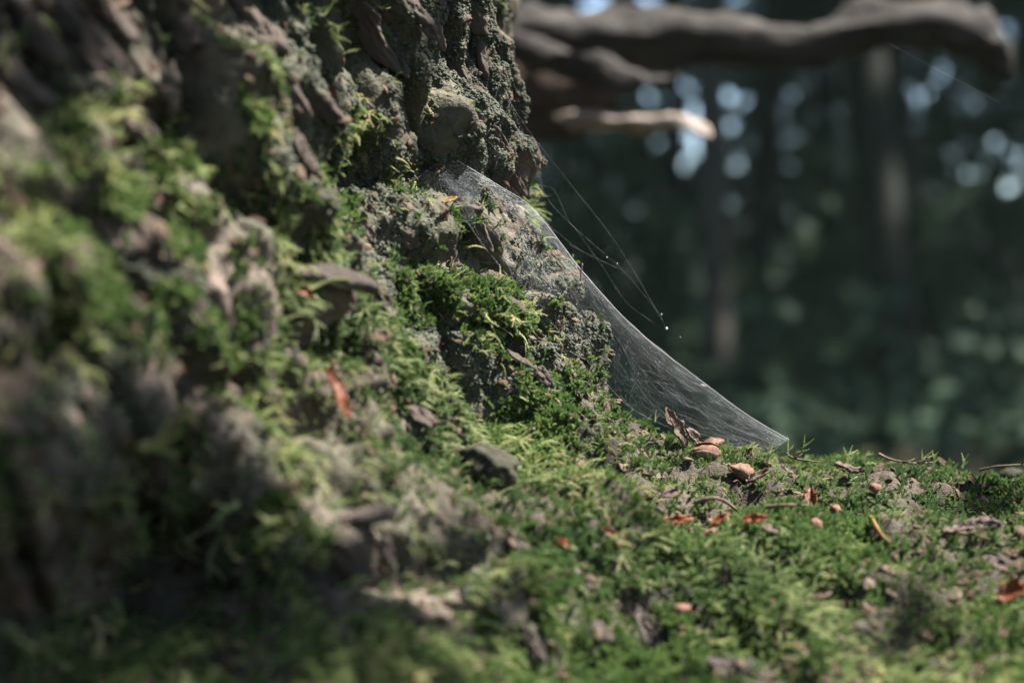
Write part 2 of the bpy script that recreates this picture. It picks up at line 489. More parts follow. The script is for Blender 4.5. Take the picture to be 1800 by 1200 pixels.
plate_spots = [(35,150,120),(70,60,90),(120,30,85),(185,110,120),(215,40,75),(235,215,110),(300,160,70),(330,60,80),(455,60,110),(500,150,90),(430,20,80),
               (660,70,80),(700,110,60),(640,20,70),(570,185,75),(760,60,70),(800,120,60),(850,110,70),(830,30,70),(720,10,70),(880,250,50),(905,310,45),
               (600,495,95),(660,520,80),(640,920,120),(620,975,100),(670,960,55),(740,740,60),(800,800,55),(1110,1080,75),
               (1150,1130,65),(930,1120,70),(1060,1110,55),(1710,925,65),(1770,1000,75),(530,265,55),(640,400,55),(720,420,50),(590,1060,60),(615,1130,60),
               (820,365,45),(850,410,45),(860,490,45),(900,540,40),(950,660,45),(980,690,40),(910,640,38),(1270,1175,60)]
pl_pts = []
for i, (px, py, sz) in enumerate(plate_spots):
    h_ = hit(px, py)
    if not h_: continue
    loc, nrm = h_
    rad = Vector((loc.x - CX, loc.y - CY, 0)).normalized()
    g = (rad * 0.6 + Vector((-rad.y, rad.x, 0)) * 0.55 + Vector((0, 0, -1)))
    g = (g - nrm * g.dot(nrm)).normalized()
    nn = (nrm + Vector((random.uniform(-.2, .2), random.uniform(-.2, .2), random.uniform(-.1, .3)))).normalized()
    g = (g - nn * g.dot(nn)).normalized(); s_ = g.cross(nn).normalized()
    sc = sz / FOC * loc.y * 0.62
    o = link('bark_plate', plates[i % 10], tree)
    mtx = Matrix((s_, -g, nn)).transposed().to_4x4()
    o.matrix_parent_inverse = INV
    o.matrix_basis = Matrix.Translation(loc + nn * (0.0005 if py < 450 else 0.0022 if px < 1000 else 0.0)) @ mtx @ Matrix.Diagonal((sc, sc * random.uniform(.85, 1.2), sc * 0.9, 1))
    pl_pts.append((loc, sc))

# ------------------------------------------------------------------ moss, lichen and crumbs, scattered over the bark
area_w = np.zeros(len(tris))
A, B, C_, D_ = (TV2[tris[:, i]] for i in range(4))
FC = (A + B + C_ + D_) / 4
FNr = np.cross(C_ - A, D_ - B); FA = np.linalg.norm(FNr, axis=1) / 2; FNr /= np.maximum(FA * 2, 1e-12)[:, None]
# smooth normals (undisplaced) so that the carpet does not bristle
FNs = TN[tris].mean(1); FNs /= np.linalg.norm(FNs, axis=1)[:, None]
PXs = 900 + FC[:, 0] / np.maximum(FC[:, 1], .05) * FOC
PYs = 600 - (FC[:, 2] - CAM_Z) / np.maximum(FC[:, 1], .05) * FOC
vd = FC - np.array([0, 0, CAM_Z]); vd /= np.linalg.norm(vd, axis=1)[:, None]
keep = (FC[:, 2] > 0.20) & (FC[:, 1] < 0.70) & (FC[:, 1] > 0.2) & (PXs > -450) & (PXs < 2250) & (PYs > -350) & (PYs < 1450) & ((vd * FNs).sum(1) < 0.35)
fbk = barkiness(FC)
upn = FNs[:, 2]
print('visible area', (FA * keep).sum())
m1 = fbm(FC * 26, 3, 71); m2 = fbm(FC * 60, 2, 81)
dens = smooth(-0.35, 0.35, m1 + 0.25 * m2 + 0.35 * np.maximum(upn, 0.15) + 0.36 - 0.55 * fbk + 0.50 * smooth(-0.01, -0.06, FC[:, 0]) * smooth(0.42, 0.40, FC[:, 2]))
dens = np.maximum(dens, smooth(0.55, 0.8, upn) * (0.5 + 0.5 * smooth(-0.35, 0.05, fbm(FC * 55, 2, 73))))
lobe = smooth(-0.048, -0.03, FC[:, 0]) * smooth(0.405, 0.43, FC[:, 2])
dens *= 1 - 0.97 * lobe
dens *= 1 - 0.8 * smooth(0.41, 0.44, FC[:, 2]) * smooth(-0.07, -0.085, FC[:, 0])
dens = dens * (1 - 0.93 * smooth(0.2, 0.8, fbk + 0.5 * m1))
dens *= 1 - (0.985 - 0.42 * smooth(0.55, 0.85, upn)) * (1 - smooth(-0.22, 0.16, fbm(FC * 75, 2, 77)))
fu, fl = grain(FC)
flare = 1 - smooth(0.6, 0.8, upn)
dens *= 1 - 0.75 * flare * smooth(0.20, 0.42, fbm(np.stack([fu * 40, fl * 16, fu * 0], 1) + 3, 2, 79))
for px_, py_ in ((790,300),(830,340),(870,390),(910,440),(945,500),(985,550),(1020,590)):
    dd = np.hypot(PXs - px_, PYs - py_) ; dens *= 1 - 0.85 * (1 - smooth(25, 60, dd))
for loc, sc in pl_pts:
    d = np.linalg.norm(FC - np.array(loc), axis=1)
    dens *= 1 - 0.96 * (1 - smooth(sc * 0.65, sc * 1.15, d))
dens_l = (1 - smooth(-0.15, 0.30, m1)) * smooth(0.10, 0.5, fbm(FC * 30 + 9, 3, 91) + 0.35 * fbk + 0.35) + 0.03
dens_l *= 1 - 0.95 * smooth(0.5, 0.75, upn)
dens_l = np.maximum(dens_l, 2.2 * lobe * smooth(-0.25, 0.2, fbm(FC * 45, 3, 97)))
for loc, sc in pl_pts:
    d = np.linalg.norm(FC - np.array(loc), axis=1)
    dens_l *= 1 - 0.6 * (1 - smooth(sc * 0.4, sc * 1.0, d))

vh = np.zeros(nv); vc = np.zeros(nv)
np.add.at(vh, tris.ravel(), np.repeat(np.clip(np.maximum(dens * 1.5, 0.8 * smooth(0.6, 0.8, upn)), 0, 1), 4)); np.add.at(vc, tris.ravel(), 1)
trunk_me.attributes.new('humus', 'FLOAT', 'POINT').data.foreach_set('value', (vh / np.maximum(vc, 1)).astype(np.float32))

def scatter(name, n_, weight, variants, mat, smin, smax, lean, upb, droop, seed, label, cat, lift=0.0, height=None):
    r = np.random.default_rng(seed)
    w = FA * weight * keep; w = w / w.sum()
    fi = r.choice(len(w), n_, p=w)
    a, b = r.random(n_), r.random(n_)
    Q = tris[fi]
    P = ((1 - a) * (1 - b))[:, None] * TV2[Q[:, 0]] + (a * (1 - b))[:, None] * TV2[Q[:, 1]] + (a * b)[:, None] * TV2[Q[:, 2]] + ((1 - a) * b)[:, None] * TV2[Q[:, 3]]
    N = FNs[fi] * 0.75 + FNr[fi] * 0.25
    zd = N + r.normal(0, lean, (n_, 3)) + np.array([0, 0, upb]); zd /= np.linalg.norm(zd, axis=1)[:, None]
    rad = np.stack([P[:, 0] - CX, P[:, 1] - CY, 0 * a], 1); rad /= np.linalg.norm(rad, axis=1)[:, None]
    xd = rad * droop - np.array([0, 0, droop]) * 0.6 + r.normal(0, 0.6, (n_, 3))
    xd -= zd * (xd * zd).sum(1)[:, None]; xd /= np.linalg.norm(xd, axis=1)[:, None]
    yd = np.cross(zd, xd)
    rx = np.arctan2(yd[:, 2], zd[:, 2]); ry = -np.arcsin(np.clip(xd[:, 2], -1, 1)); rz = np.arctan2(xd[:, 1], xd[:, 0])
    sc = smin + (smax - smin) * r.random(n_) ** 1.6
    if height is not None: sc = sc * height(P)
    P = P + N * lift - N * 0.0006
    me = bpy.data.meshes.new(name); me.vertices.add(n_); me.vertices.foreach_set('co', P.astype(np.float32).ravel())
    at_ = me.attributes.new('rot', 'FLOAT_VECTOR', 'POINT'); at_.data.foreach_set('vector', np.stack([rx, ry, rz], 1).astype(np.float32).ravel())
    at_ = me.attributes.new('scl', 'FLOAT', 'POINT'); at_.data.foreach_set('value', sc.astype(np.float32))
    at_ = me.attributes.new('vid', 'INT', 'POINT'); at_.data.foreach_set('value', r.integers(0, len(variants), n_).astype(np.int32))
    o = link(name, me); tag(o, label, cat, kind='stuff')
    coll = bpy.data.collections.new(name + '_shoots')
    for i, v in enumerate(variants):
        v.materials.clear(); v.materials.append(mat)
        coll.objects.link(bpy.data.objects.new('%s_shoot.%03d' % (name, i), v))
    ng = bpy.data.node_groups.new(name, 'GeometryNodeTree')
    ng.interface.new_socket('Geometry', in_out='INPUT', socket_type='NodeSocketGeometry')
    ng.interface.new_socket('Geometry', in_out='OUTPUT', socket_type='NodeSocketGeometry')
    N_ = ng.nodes; Lk = ng.links
    gi, go = N_.new('NodeGroupInput'), N_.new('NodeGroupOutput')
    ip = N_.new('GeometryNodeInstanceOnPoints'); ci = N_.new('GeometryNodeCollectionInfo')
    ci.inputs['Collection'].default_value = coll; ci.inputs['Separate Children'].default_value = True; ci.inputs['Reset Children'].default_value = True
    ip.inputs['Pick Instance'].default_value = True
    def na(nm, ty):
        q = N_.new('GeometryNodeInputNamedAttribute'); q.data_type = ty; q.inputs['Name'].default_value = nm
        return [x for x in q.outputs if x.enabled][0]
    Lk.new(gi.outputs[0], ip.inputs['Points']); Lk.new(ci.outputs[0], ip.inputs['Instance'])
    Lk.new(na('vid', 'INT'), ip.inputs['Instance Index']); Lk.new(na('rot', 'FLOAT_VECTOR'), ip.inputs['Rotation']); Lk.new(na('scl', 'FLOAT'), ip.inputs['Scale'])
    Lk.new(ip.outputs[0], go.inputs[0])
    o.modifiers.new('scatter', 'NODES').node_group = ng
    return o

def leaf_tri(p, d, nrm, L, w):
    d = d / np.linalg.norm(d); s = np.cross(d, nrm); s /= (np.linalg.norm(s) + 1e-9); n2 = np.cross(s, d)
    m = p + d * L * 0.42
    return np.array([p, m + s * w + n2 * w * 0.35, p + d * L + n2 * L * 0.12, m - s * w + n2 * w * 0.35, m - n2 * w * 0.2]), [[0, 4, 1], [1, 4, 2], [0, 3, 4], [3, 2, 4]]

def add_shoot(mb, r, base, d0, bend, L, leafL, dens_, flat=0.0, stem=0.012, tip=0.35):
    n_ = max(5, int(dens_ * L)); p = np.array(base, float); d = np.array(d0, float); d /= np.linalg.norm(d)
    st = L / n_; path = [p.copy()]; az = r.random() * 6.28
    side = np.cross(d, np.array([0.3, 0.9, 0.2])); side /= np.linalg.norm(side)
    for i in range(n_):
        d = d + np.array(bend) * st / L + r.normal(0, 0.05, 3); d /= np.linalg.norm(d)
        p = p + d * st; path.append(p.copy()); t = i / n_
        side = side - d * side.dot(d); side /= np.linalg.norm(side); nn = np.cross(d, side)
        lw = leafL * (1 - (1 - tip) * t) * r.uniform(.8, 1.2)
        for q in range(3):
            az += 2.4 if not flat else 0
            an = az if not flat else (q % 2) * math.pi + r.normal(0, flat)
            o_ = side * math.cos(an) + nn * math.sin(an)
            sp = 0.60 - 0.25 * t
            mb.add(*leaf_tri(p, o_ * sp + d * (1 - sp * 0.55), d, lw, lw * 0.26))
    V, Fc = tube([Vector(q) for q in path[::2]], [stem] * len(path[::2]), 3, caps=False); mb.add(V, Fc)
    return p, d, path

def feather(seed, branched):
    r = np.random.default_rng(seed); mb = MB()
    bend = (r.uniform(0.5, 1.7), r.normal(0, .25), r.uniform(-0.7, 0.1))
    _, _, path = add_shoot(mb, r, (0, 0, 0), (0.15, 0, 1), bend, 1.0, 0.135, 27, 0.0)
    if branched:
        for q in range(branched):
            i = int(len(path) * r.uniform(.25, .75)); d = path[min(i + 1, len(path) - 1)] - path[i]; d /= np.linalg.norm(d)
            s_ = r.normal(0, 1, 3); s_ -= d * s_.dot(d); s_ /= np.linalg.norm(s_)
            add_shoot(mb, r, path[i], d + s_ * 0.9, (bend[0] * .5, 0, bend[2]), r.uniform(.3, .55), 0.10, 30, 0.0, 0.009)
    return mb.mesh('moss_shoot', smooth=False)
def tuft(seed):
    r = np.random.default_rng(seed); mb = MB()
    for q in range(3):
        b = (r.normal(0, .12), r.normal(0, .12), 0); d = (r.normal(0, .3), r.normal(0, .3), 1)
        add_shoot(mb, r, b, d, (r.normal(0, .4), r.normal(0, .4), 0), r.uniform(.6, 1.0), 0.30, 11, 0.0, 0.012, 0.8)
    return mb.mesh('moss_tuft', smooth=False)
def ico(sub):
    t = (1 + 5 ** .5) / 2
    V = np.array([[-1, t, 0], [1, t, 0], [-1, -t, 0], [1, -t, 0], [0, -1, t], [0, 1, t], [0, -1, -t], [0, 1, -t], [t, 0, -1], [t, 0, 1], [-t, 0, -1], [-t, 0, 1]], float)
    Fc = [[0,11,5],[0,5,1],[0,1,7],[0,7,10],[0,10,11],[1,5,9],[5,11,4],[11,10,2],[10,7,6],[7,1,8],[3,9,4],[3,4,2],[3,2,6],[3,6,8],[3,8,9],[4,9,5],[2,4,11],[6,2,10],[8,6,7],[9,8,1]]
    V = [v / np.linalg.norm(v) for v in V]
    for _ in range(sub):
        mid = {}; nf = []
        def m(a, b):
            k = (min(a, b), max(a, b))
            if k not in mid:
                v = V[a] + V[b]; V.append(v / np.linalg.norm(v)); mid[k] = len(V) - 1
            return mid[k]
        for a, b, c in Fc:
            x, y, z = m(a, b), m(b, c), m(c, a); nf += [[a, x, z], [b, y, x], [c, z, y], [x, y, z]]
        Fc = nf
    return np.array(V), Fc
def granule(seed):
    r = np.random.default_rng(seed); mb = MB(); V0, F0 = ico(1)
    for q in range(5):
        V = V0 * (1 + 0.3 * fbm(V0 * 2 + seed + q, 2, seed))[:, None] * r.uniform(.28, .55) * np.array([1, 1, r.uniform(.7, 1.3)])
        mb.add(V + np.array([r.normal(0, .5), r.normal(0, .5), r.uniform(0, .6)]), F0)
    return mb.mesh('granule')
def crumb(seed):
    r = np.random.default_rng(seed); V0, F0 = ico(1)
    V = V0 * (1 + 0.5 * fbm(V0 * 1.4 + seed, 2, seed))[:, None] * np.array([1, r.uniform(.4, .8), r.uniform(.15, .5)])
    mb = MB(); mb.add(V, F0); return mb.mesh('crumb', smooth=False)

feathers = [feather(i, b) for i, b in zip(range(200, 210), (0, 0, 0, 1, 2, 3, 0, 2, 1, 4))]
tufts = [tuft(i) for i in range(300, 306)]
def mh(P):   # taller on the flare and root, lower on bark
    return (0.62 + 0.75 * smooth(-0.3, 0.5, fbm(P * 24, 2, 131))) * (1 + 0.06 * smooth(0.50, 0.44, P[:, 1])) * (1 - 0.48 * smooth(0.48, 0.56, P[:, 1]) * smooth(-0.02, 0.04, P[:, 0]))
scatter('feather_moss', 46000, dens, feathers, M['moss'], 0.0030, 0.0078, 0.60, 0.12, 1.1, 1,
        'green feathery moss spreading over the flare and root of the tree', 'moss', height=mh)
scatter('long_moss', 3600, dens * (1.2 - 0.75 * smooth(0.5, 0.9, upn)), [feather(i, b) for i, b in zip(range(220, 226), (0, 1, 0, 2, 0, 1))], M['moss_long'], 0.0058, 0.0125, 0.45, 0.1, 1.4, 7,
        'long pale yellow green moss strands drooping from the trunk', 'moss', height=mh)
scatter('tufted_moss', 30000, dens * (0.25 + smooth(-0.1, 0.4, fbm(FC * 18, 2, 141))), tufts, M['moss_tuft'], 0.0024, 0.0056, 0.25, 0.2, 0.1, 2,
        'short dark green moss tufts packed between the longer feathery shoots', 'moss')
scatter('lichen_crust', 70000, dens_l, [granule(i) for i in range(400, 406)], M['lichen'], 0.0006, 0.0017, 0.2, 0.1, 0.0, 3,
        'grey green granular lichen crusting the bark ridges', 'lichen')
scatter('bark_crumbs', 6500, 0.3 + dens, [crumb(i) for i in range(500, 506)], M['crumb'], 0.0006, 0.0030, 0.5, 0.1, 0.0, 4,
        'brown bark crumbs and tiny bud scales caught in the moss', 'litter', lift=0.0012)

# ------------------------------------------------------------------ woodland: floor plants, trees, far foliage, canopy
M['leaf_far'] = m_leaf('leaf_far', (0.030, 0.058, 0.038), (0.058, 0.10, 0.064), rough=0.8)
M['leaf_bush'] = m_leaf('leaf_bush', (0.03, 0.056, 0.032), (0.06, 0.10, 0.052), rough=0.8)
M['shade_leaf'] = m_leaf('shade_leaf', (0.035, 0.065, 0.02), (0.06, 0.11, 0.03))
def trunk_mat(name, lo, hi):
    n = NT(name)
    col = n.ramp(n.noise(5, 5, 0.65), [(0.35, lo), (0.65, hi)])
    return n.surf(col, 0.9, 0.2, n.bump(n.noise(25, 5, 0.7), 0.02, 0.9))
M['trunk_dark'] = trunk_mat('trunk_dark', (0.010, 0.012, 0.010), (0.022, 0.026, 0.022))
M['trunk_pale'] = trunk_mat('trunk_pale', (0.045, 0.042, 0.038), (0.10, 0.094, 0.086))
M['shaded_wood'] = trunk_mat('shaded_wood', (0.030, 0.022, 0.018), (0.075, 0.055, 0.045))  # dark brown carries the shade on the stubs under the main limb

def leaf_quads(P, size, r, name, mat, spread=1.0):
    """one folded leaf (4 triangles) at every point of P"""
    n_ = len(P)
    d = r.normal(0, 1, (n_, 3)); d /= np.linalg.norm(d, axis=1)[:, None]
    q = r.normal(0, 1, (n_, 3)) + np.array([0, 0, 0.5]); s = np.cross(d, q); s /= np.linalg.norm(s, axis=1)[:, None]
    nn = np.cross(s, d)
    L = (size * (0.7 + 0.6 * r.random(n_)))[:, None]
    a = P - d * L * 0.5; b = P + d * L * 0.5; m = P + d * L * 0.02
    V = np.stack([a, m + s * L * 0.32 + nn * L * 0.07, b, m - s * L * 0.32 + nn * L * 0.07], 1).reshape(-1, 3)
    F = np.arange(n_ * 4).reshape(-1, 4)
    F = np.concatenate([F[:, [0, 1, 2]], F[:, [0, 2, 3]]])
    me = mesh_np(name, V, F, smooth=False); me.materials.append(mat); return me

# gaps in the far foliage through which the sky shows (world x, z on the sheet of foliage, radius in metres)
WY = 15.0
gaps_px = [(1140,170,5),(1208,157,8),(1220,196,11),(1277,167,10),(1303,178,6),(1283,218,7),(1228,258,14),(1200,288,8),(1260,290,8),(1297,285,6),(1150,250,5),(1185,285,5),
           (1244,300,6),(1250,360,10),(1280,362,5),(1372,210,7),(1385,170,5),(1447,187,9),(1465,200,7),(1523,138,9),(1655,130,10),(1620,172,6),(1694,187,7),(1743,255,10),
           (1775,270,6),(1790,290,5),(1703,318,9),(1700,305,5),(1755,335,5),(1525,290,5),(1630,340,4),(1710,385,4),(1345,625,4),(1387,615,5),(1135,2,17),(1035,8,10),(1290,0,8),(1340,0,6),(1060,-10,6),(1210,-8,5),
           (1480,250,3),(1585,205,3.5),(1600,160,3),(1350,150,3.5),(1400,240,3),(1230,215,6),(1215,240,7),(1255,262,6),(1270,205,4),(1470,120,3),(1320,250,4),(1680,270,3),(1780,330,4)]
GAPS = [(at(px, py, WY), r_ / FOC * WY * 0.74) for px, py, r_ in gaps_px]
r_ = np.random.default_rng(5)
def not_in_gap(P, pad):
    ok = np.ones(len(P), bool)
    for g, rad in GAPS:
        ok &= np.hypot(P[:, 0] - g.x, P[:, 2] - g.z) > rad + pad
    return ok
n_ = 150000
P = np.stack([r_.uniform(-2.5, 9.5, n_), WY + r_.uniform(-0.35, 0.35, n_), r_.uniform(-0.2, 5.2, n_)], 1)
ls = np.full(n_, 0.11)
P = P[not_in_gap(P, 0.055)]
P2_ = np.stack([r_.uniform(-4, 10, 5000), WY - 0.6 - 1.2 * r_.random(5000) ** 1.5, r_.uniform(-0.1, 5, 5000)], 1)
P2_ = P2_[(fbm(P2_ * 0.9, 2, 15) > 0.05) & not_in_gap(P2_, 0.16)]
me = leaf_quads(np.concatenate([P, P2_]), 0.115, r_, 'far_foliage', M['leaf_far'])
tag(link('far_foliage', me), 'dark green wall of far woodland foliage with small sky gaps', 'woodland', kind='stuff')
# the wood all round, and its roof of leaves, open where the sun comes through
n_ = 34000
an = r_.uniform(0, 2 * math.pi, n_); rr = r_.uniform(15, 19, n_)
P = np.stack([np.cos(an) * rr, 3 + np.sin(an) * rr, r_.uniform(-0.2, 11, n_)], 1)
ok = ~((P[:, 1] > 12) & (P[:, 0] > -4) & (P[:, 0] < 12) & (P[:, 2] < 6.5) )
ok &= ~((P[:, 1] < -4) & (P[:, 2] > 4.0) & (r_.random(len(P)) < 0.75))
Pr = P[ok]
n_ = 52000
Pc = np.stack([r_.uniform(-17, 17, n_), r_.uniform(-14, 19, n_), r_.uniform(7.5, 10.5, n_)], 1)
tt = (Pc[:, 2] - 0.4) / SUN.z
dsun = np.hypot(Pc[:, 0] - SUN.x * tt - 0.1, Pc[:, 1] - SUN.y * tt - 0.75)
Pc = Pc[(dsun > 1.7) & (fbm(Pc * np.array([.5, .5, .12]), 2, 25) > np.where(Pc[:, 1] > 3.0, -0.68, 0.0))]
me = leaf_quads(np.concatenate([Pr, Pc]), 0.55, r_, 'woodland_canopy', M['leaf_far'])
tag(link('woodland_canopy', me), 'leafy canopy of the surrounding wood closing over the clearing', 'woodland', kind='stuff')

n_ = 16000
Pu = np.stack([r_.uniform(-3, 9, n_), r_.uniform(3.5, 14.5, n_), np.zeros(n_)], 1)
uh = 0.12 + 0.38 * smooth(-0.2, 0.5, fbm(Pu * 0.9, 3, 35)); Pu[:, 2] = uh * r_.random(n_) ** 0.7
tag(link('undergrowth', leaf_quads(Pu, 0.11, r_, 'undergrowth', M['leaf_far'])), 'dark leafy undergrowth covering the shaded forest floor', 'undergrowth', kind='stuff')
crown_meshes = []
for i in range(3):
    r2 = np.random.default_rng(60 + i); n_ = 2600
    c = r2.normal(0, 1, (26, 3)) * np.array([0.9, 0.9, 0.8]); k = r2.integers(0, 26, n_)
    crown_meshes.append(leaf_quads(c[k] + r2.normal(0, 0.32, (n_, 3)), 0.16, r2, 'crown', M['leaf_far']))
def wood_tree(px, Y, w, mat, label, lean=0.0, seed=0, h=7.5):
    b = at(px, 600, Y); t = empty('woodland_tree', (b.x, Y, 0)); tag(t, label, 'tree', 'trees standing in the wood behind')
    rs = random.Random(seed); zs = np.linspace(-0.1, h, 16)
    path = [(lean * (z - .4) + 0.05 * math.sin(z * 1.3 + seed), 0.04 * math.sin(z * 1.7 + seed * 2), z) for z in zs]
    R0 = w / FOC * Y / 2
    V, Fc = tube(path, [R0 * (1.25 if i == 0 else 1 - 0.055 * i) for i in range(16)], 12, 0.16, seed, 3.0)
    link('trunk', mesh_np('trunk', V, Fc), t, mat)
    for q in range(4):
        z = rs.uniform(2.5, h - 1); a = rs.uniform(0, 6.28); x0 = lean * (z - .4)
        pts = [(x0, 0, z), (x0 + math.cos(a) * .5, math.sin(a) * .5, z + .35), (x0 + math.cos(a) * 1.2, math.sin(a) * 1.2, z + .9)]
        V, Fc = tube(resample(pts, 6), np.linspace(R0 * .4, R0 * .12, 6), 7); link('limb', mesh_np('limb', V, Fc), t, mat)
    o = link('crown', crown_meshes[seed % 3], t); o.location = (lean * h, 0, h - 1.2); o.rotation_euler = (0, 0, seed)
    o.scale = (1.1, 1.1, 1.0)
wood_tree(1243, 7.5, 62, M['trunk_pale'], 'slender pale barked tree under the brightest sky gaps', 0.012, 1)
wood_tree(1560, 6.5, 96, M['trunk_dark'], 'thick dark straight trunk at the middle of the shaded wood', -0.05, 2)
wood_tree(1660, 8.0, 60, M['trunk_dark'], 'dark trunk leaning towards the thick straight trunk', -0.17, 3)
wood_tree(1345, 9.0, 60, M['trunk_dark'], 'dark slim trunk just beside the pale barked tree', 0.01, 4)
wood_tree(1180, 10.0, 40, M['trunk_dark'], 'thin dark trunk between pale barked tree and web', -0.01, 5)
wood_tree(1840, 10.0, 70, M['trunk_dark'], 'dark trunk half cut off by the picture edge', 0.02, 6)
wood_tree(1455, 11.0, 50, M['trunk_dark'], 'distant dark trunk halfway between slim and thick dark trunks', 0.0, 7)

def bush(px, py, Y, w, h, label, seed):
    b = at(px, py, Y); t = empty('bush', (b.x, Y, 0)); tag(t, label, 'bush', 'bushes growing in the wood behind')
    r2 = np.random.default_rng(seed); n_ = 420
    zc = max(b.z, 0.15)
    c = r2.normal(0, 1, (9, 3)) * np.array([w * .4, w * .4, h * .35]) + np.array([0, 0, zc])
    P = c[r2.integers(0, 9, n_)] + r2.normal(0, w * .17, (n_, 3)); P[:, 2] = np.maximum(P[:, 2], 0.03)
    link('foliage', leaf_quads(P, 0.085, r2, 'foliage', M['leaf_bush']), t)
    for k in range(5):
        V, Fc = tube(resample([(r2.normal(0, .04), r2.normal(0, .04), -0.05), (c[k][0] * .4, c[k][1] * .4, c[k][2] * .6), tuple(c[k])], 6), np.linspace(.012, .004, 6), 5)
        link('stem', mesh_np('stem', V, Fc), t, M['trunk_dark'])
bush(1010, 430, 5.5, 0.30, 0.5, 'small bright bush seen close behind the top of the web', 1)
bush(1170, 520, 5.8, 0.30, 0.9, 'green bush beside the foot of the pale barked tree', 2)
bush(1445, 440, 7.0, 0.45, 0.7, 'green bush in front of the distant dark trunk', 3)
bush(1755, 600, 7.0, 0.35, 1.2, 'tall light green bush right of the leaning trunk', 4)
bush(1640, 450, 7.5, 0.5, 0.8, 'green bush behind the leaning trunk', 5)
bush(1500, 660, 8.0, 0.8, 0.5, 'low dull green bush spreading above the mossy root', 6)
bush(1330, 560, 8.5, 0.5, 0.6, 'dull green bush by the dark slim trunk', 7)

# ------------------------------------------------------------------ dead branch crossing behind the trunk
n = NT('deadwood')
mp = n.n('ShaderNodeMapping'); mp.inputs['Scale'].default_value = (0.18, 1, 1); n.l(n.pos(), mp.inputs['Vector'])
col = n.ramp(n.noise(60, 5, 0.65, mp.outputs[0]), [(0.32, (0.016, 0.013, 0.012)), (0.5, (0.037, 0.033, 0.031)), (0.68, (0.062, 0.058, 0.055))])
M['deadwood'] = n.surf(col, 0.85, 0.25, n.bump(n.noise(110, 5, 0.7, mp.outputs[0]), 0.006, 1.0))
n = NT('lit_top_wood')  # pale tone stands in for sunlight on top of the lower limb
col = n.ramp(n.noise(70, 4, 0.6), [(0.35, (0.164, 0.130, 0.113)), (0.65, (0.331, 0.283, 0.256))])
M['lit_top'] = n.surf(col, 0.7, 0.3, n.bump(n.noise(90, 4, 0.6), 0.003, 0.8))
BY = 1.24
db = empty('dead_branch', at(900, 60, BY)); tag(db, 'thick weathered dead branch reaching out behind the mossy trunk', 'branch')
def limb(pts, name, mat, seed, parent=db, na=0.17, sides=24, n_=90, Y=BY):
    C = resample([list(at(p[0], p[1], Y + (p[3] if len(p) > 3 else 0))) + [p[2] / FOC * Y] for p in pts], n_)
    o_ = np.array(parent.location) if parent else np.zeros(3)
    V, Fc = tube(C[:, :3] - o_, list(np.maximum(C[:, 3], 0.001)), sides, na, seed, 16.0)
    V = V + np.stack([0 * V[:, 0], 0.003 * fbm((V + o_) * 40 + 4, 3, seed + 4), 0.0085 * fbm((V + o_) * np.array([20, 80, 80]), 4, seed + 3)], 1)
    return link(name, mesh_np(name, V, Fc), parent, mat)
limb([(760,80,60,.05),(900,66,52),(1010,62,46),(1120,60,44),(1240,62,44),(1330,74,42),(1430,78,42),(1520,56,42),(1620,42,44),(1700,52,46),(1748,92,34),(1772,134,12)], 'main_limb', M['deadwood'], 11)
limb([(800,150,60,.02),(900,156,52),(990,160,48),(1050,164,40),(1085,176,16)], 'broken_stub', M['shaded_wood'], 12, na=0.3)
limb([(880,66,24,-.03),(950,96,20,-.05),(1030,120,16,-.06),(1110,136,15,-.05),(1205,142,6,-.05)], 'side_limb', M['deadwood'], 13, na=0.3, sides=10)
limb([(840,215,30,.0),(920,214,26,.0),(1000,222,16,-.02),(1040,226,5,-.03)], 'broken_stub', M['shaded_wood'], 15, na=0.25)
limb([(990,214,7,-.04),(1030,214,13,-.05),(1100,217,15,-.05),(1150,222,12,-.05),(1190,215,14,-.05),(1225,226,11,-.05),(1250,240,4,-.05)], 'lit_top_limb', M['lit_top'], 14, na=0.2, sides=12)

# ------------------------------------------------------------------ added unseen limb overhead: its leaves are placed to shade chosen spots
shade = [  # photo x, y, spread in px, leaves
 (60,80,130,7),(60,290,90,2),(330,60,50,2),(300,200,40,1),(150,880,120,18),(100,1010,150,18),(340,1000,130,18),(430,1130,120,16),(60,1150,150,14),(20,850,90,8),(420,860,60,3),(560,1080,70,4),(800,1000,50,2),(890,1130,70,2),(560,1150,110,7),(720,1150,90,4),(300,1190,120,5),(810,90,60,2),(590,110,40,1),(700,1100,50,1),(1740,880,50,1),(1560,1080,60,1),(1250,1160,50,1),(1150,960,50,1),(640,60,60,2)]
LP = []; r3 = random.Random(3)
for px, py, sp, k in shade:
    for q in range(k):
        h_ = hit(px + r3.gauss(0, sp * .55), py + r3.gauss(0, sp * .55))
        if h_ and bvh.ray_cast(h_[0] + SUN * 0.004, SUN)[0] is None: LP.append(h_[0] + SUN * r3.uniform(1.0, 1.7))
for p in LP:
    d = Vector((r3.gauss(0, 1), r3.gauss(0, 1), r3.gauss(0, .4))); nn = (SUN + Vector((r3.gauss(0, .4), r3.gauss(0, .4), r3.gauss(0, .4)))).normalized()
    d = (d - nn * d.dot(nn)).normalized(); s_ = d.cross(nn); L = r3.uniform(.013, .027); w = L * .36
    V = [-d * L, -d * L * .5 + s_ * w * .8, s_ * w, d * L * .6 + s_ * w * .6, d * L * 1.1, d * L * .6 - s_ * w * .6, -s_ * w, -d * L * .5 - s_ * w * .8, -nn * .003]
    o = link('leaf', mesh_np('leaf', np.array([list(v) for v in V]), [[i, (i + 1) % 8, 8] for i in range(8)]), tree, M['shade_leaf'])
    o.matrix_parent_inverse = INV; o.location = p
cen = sum(LP, Vector()) / len(LP)
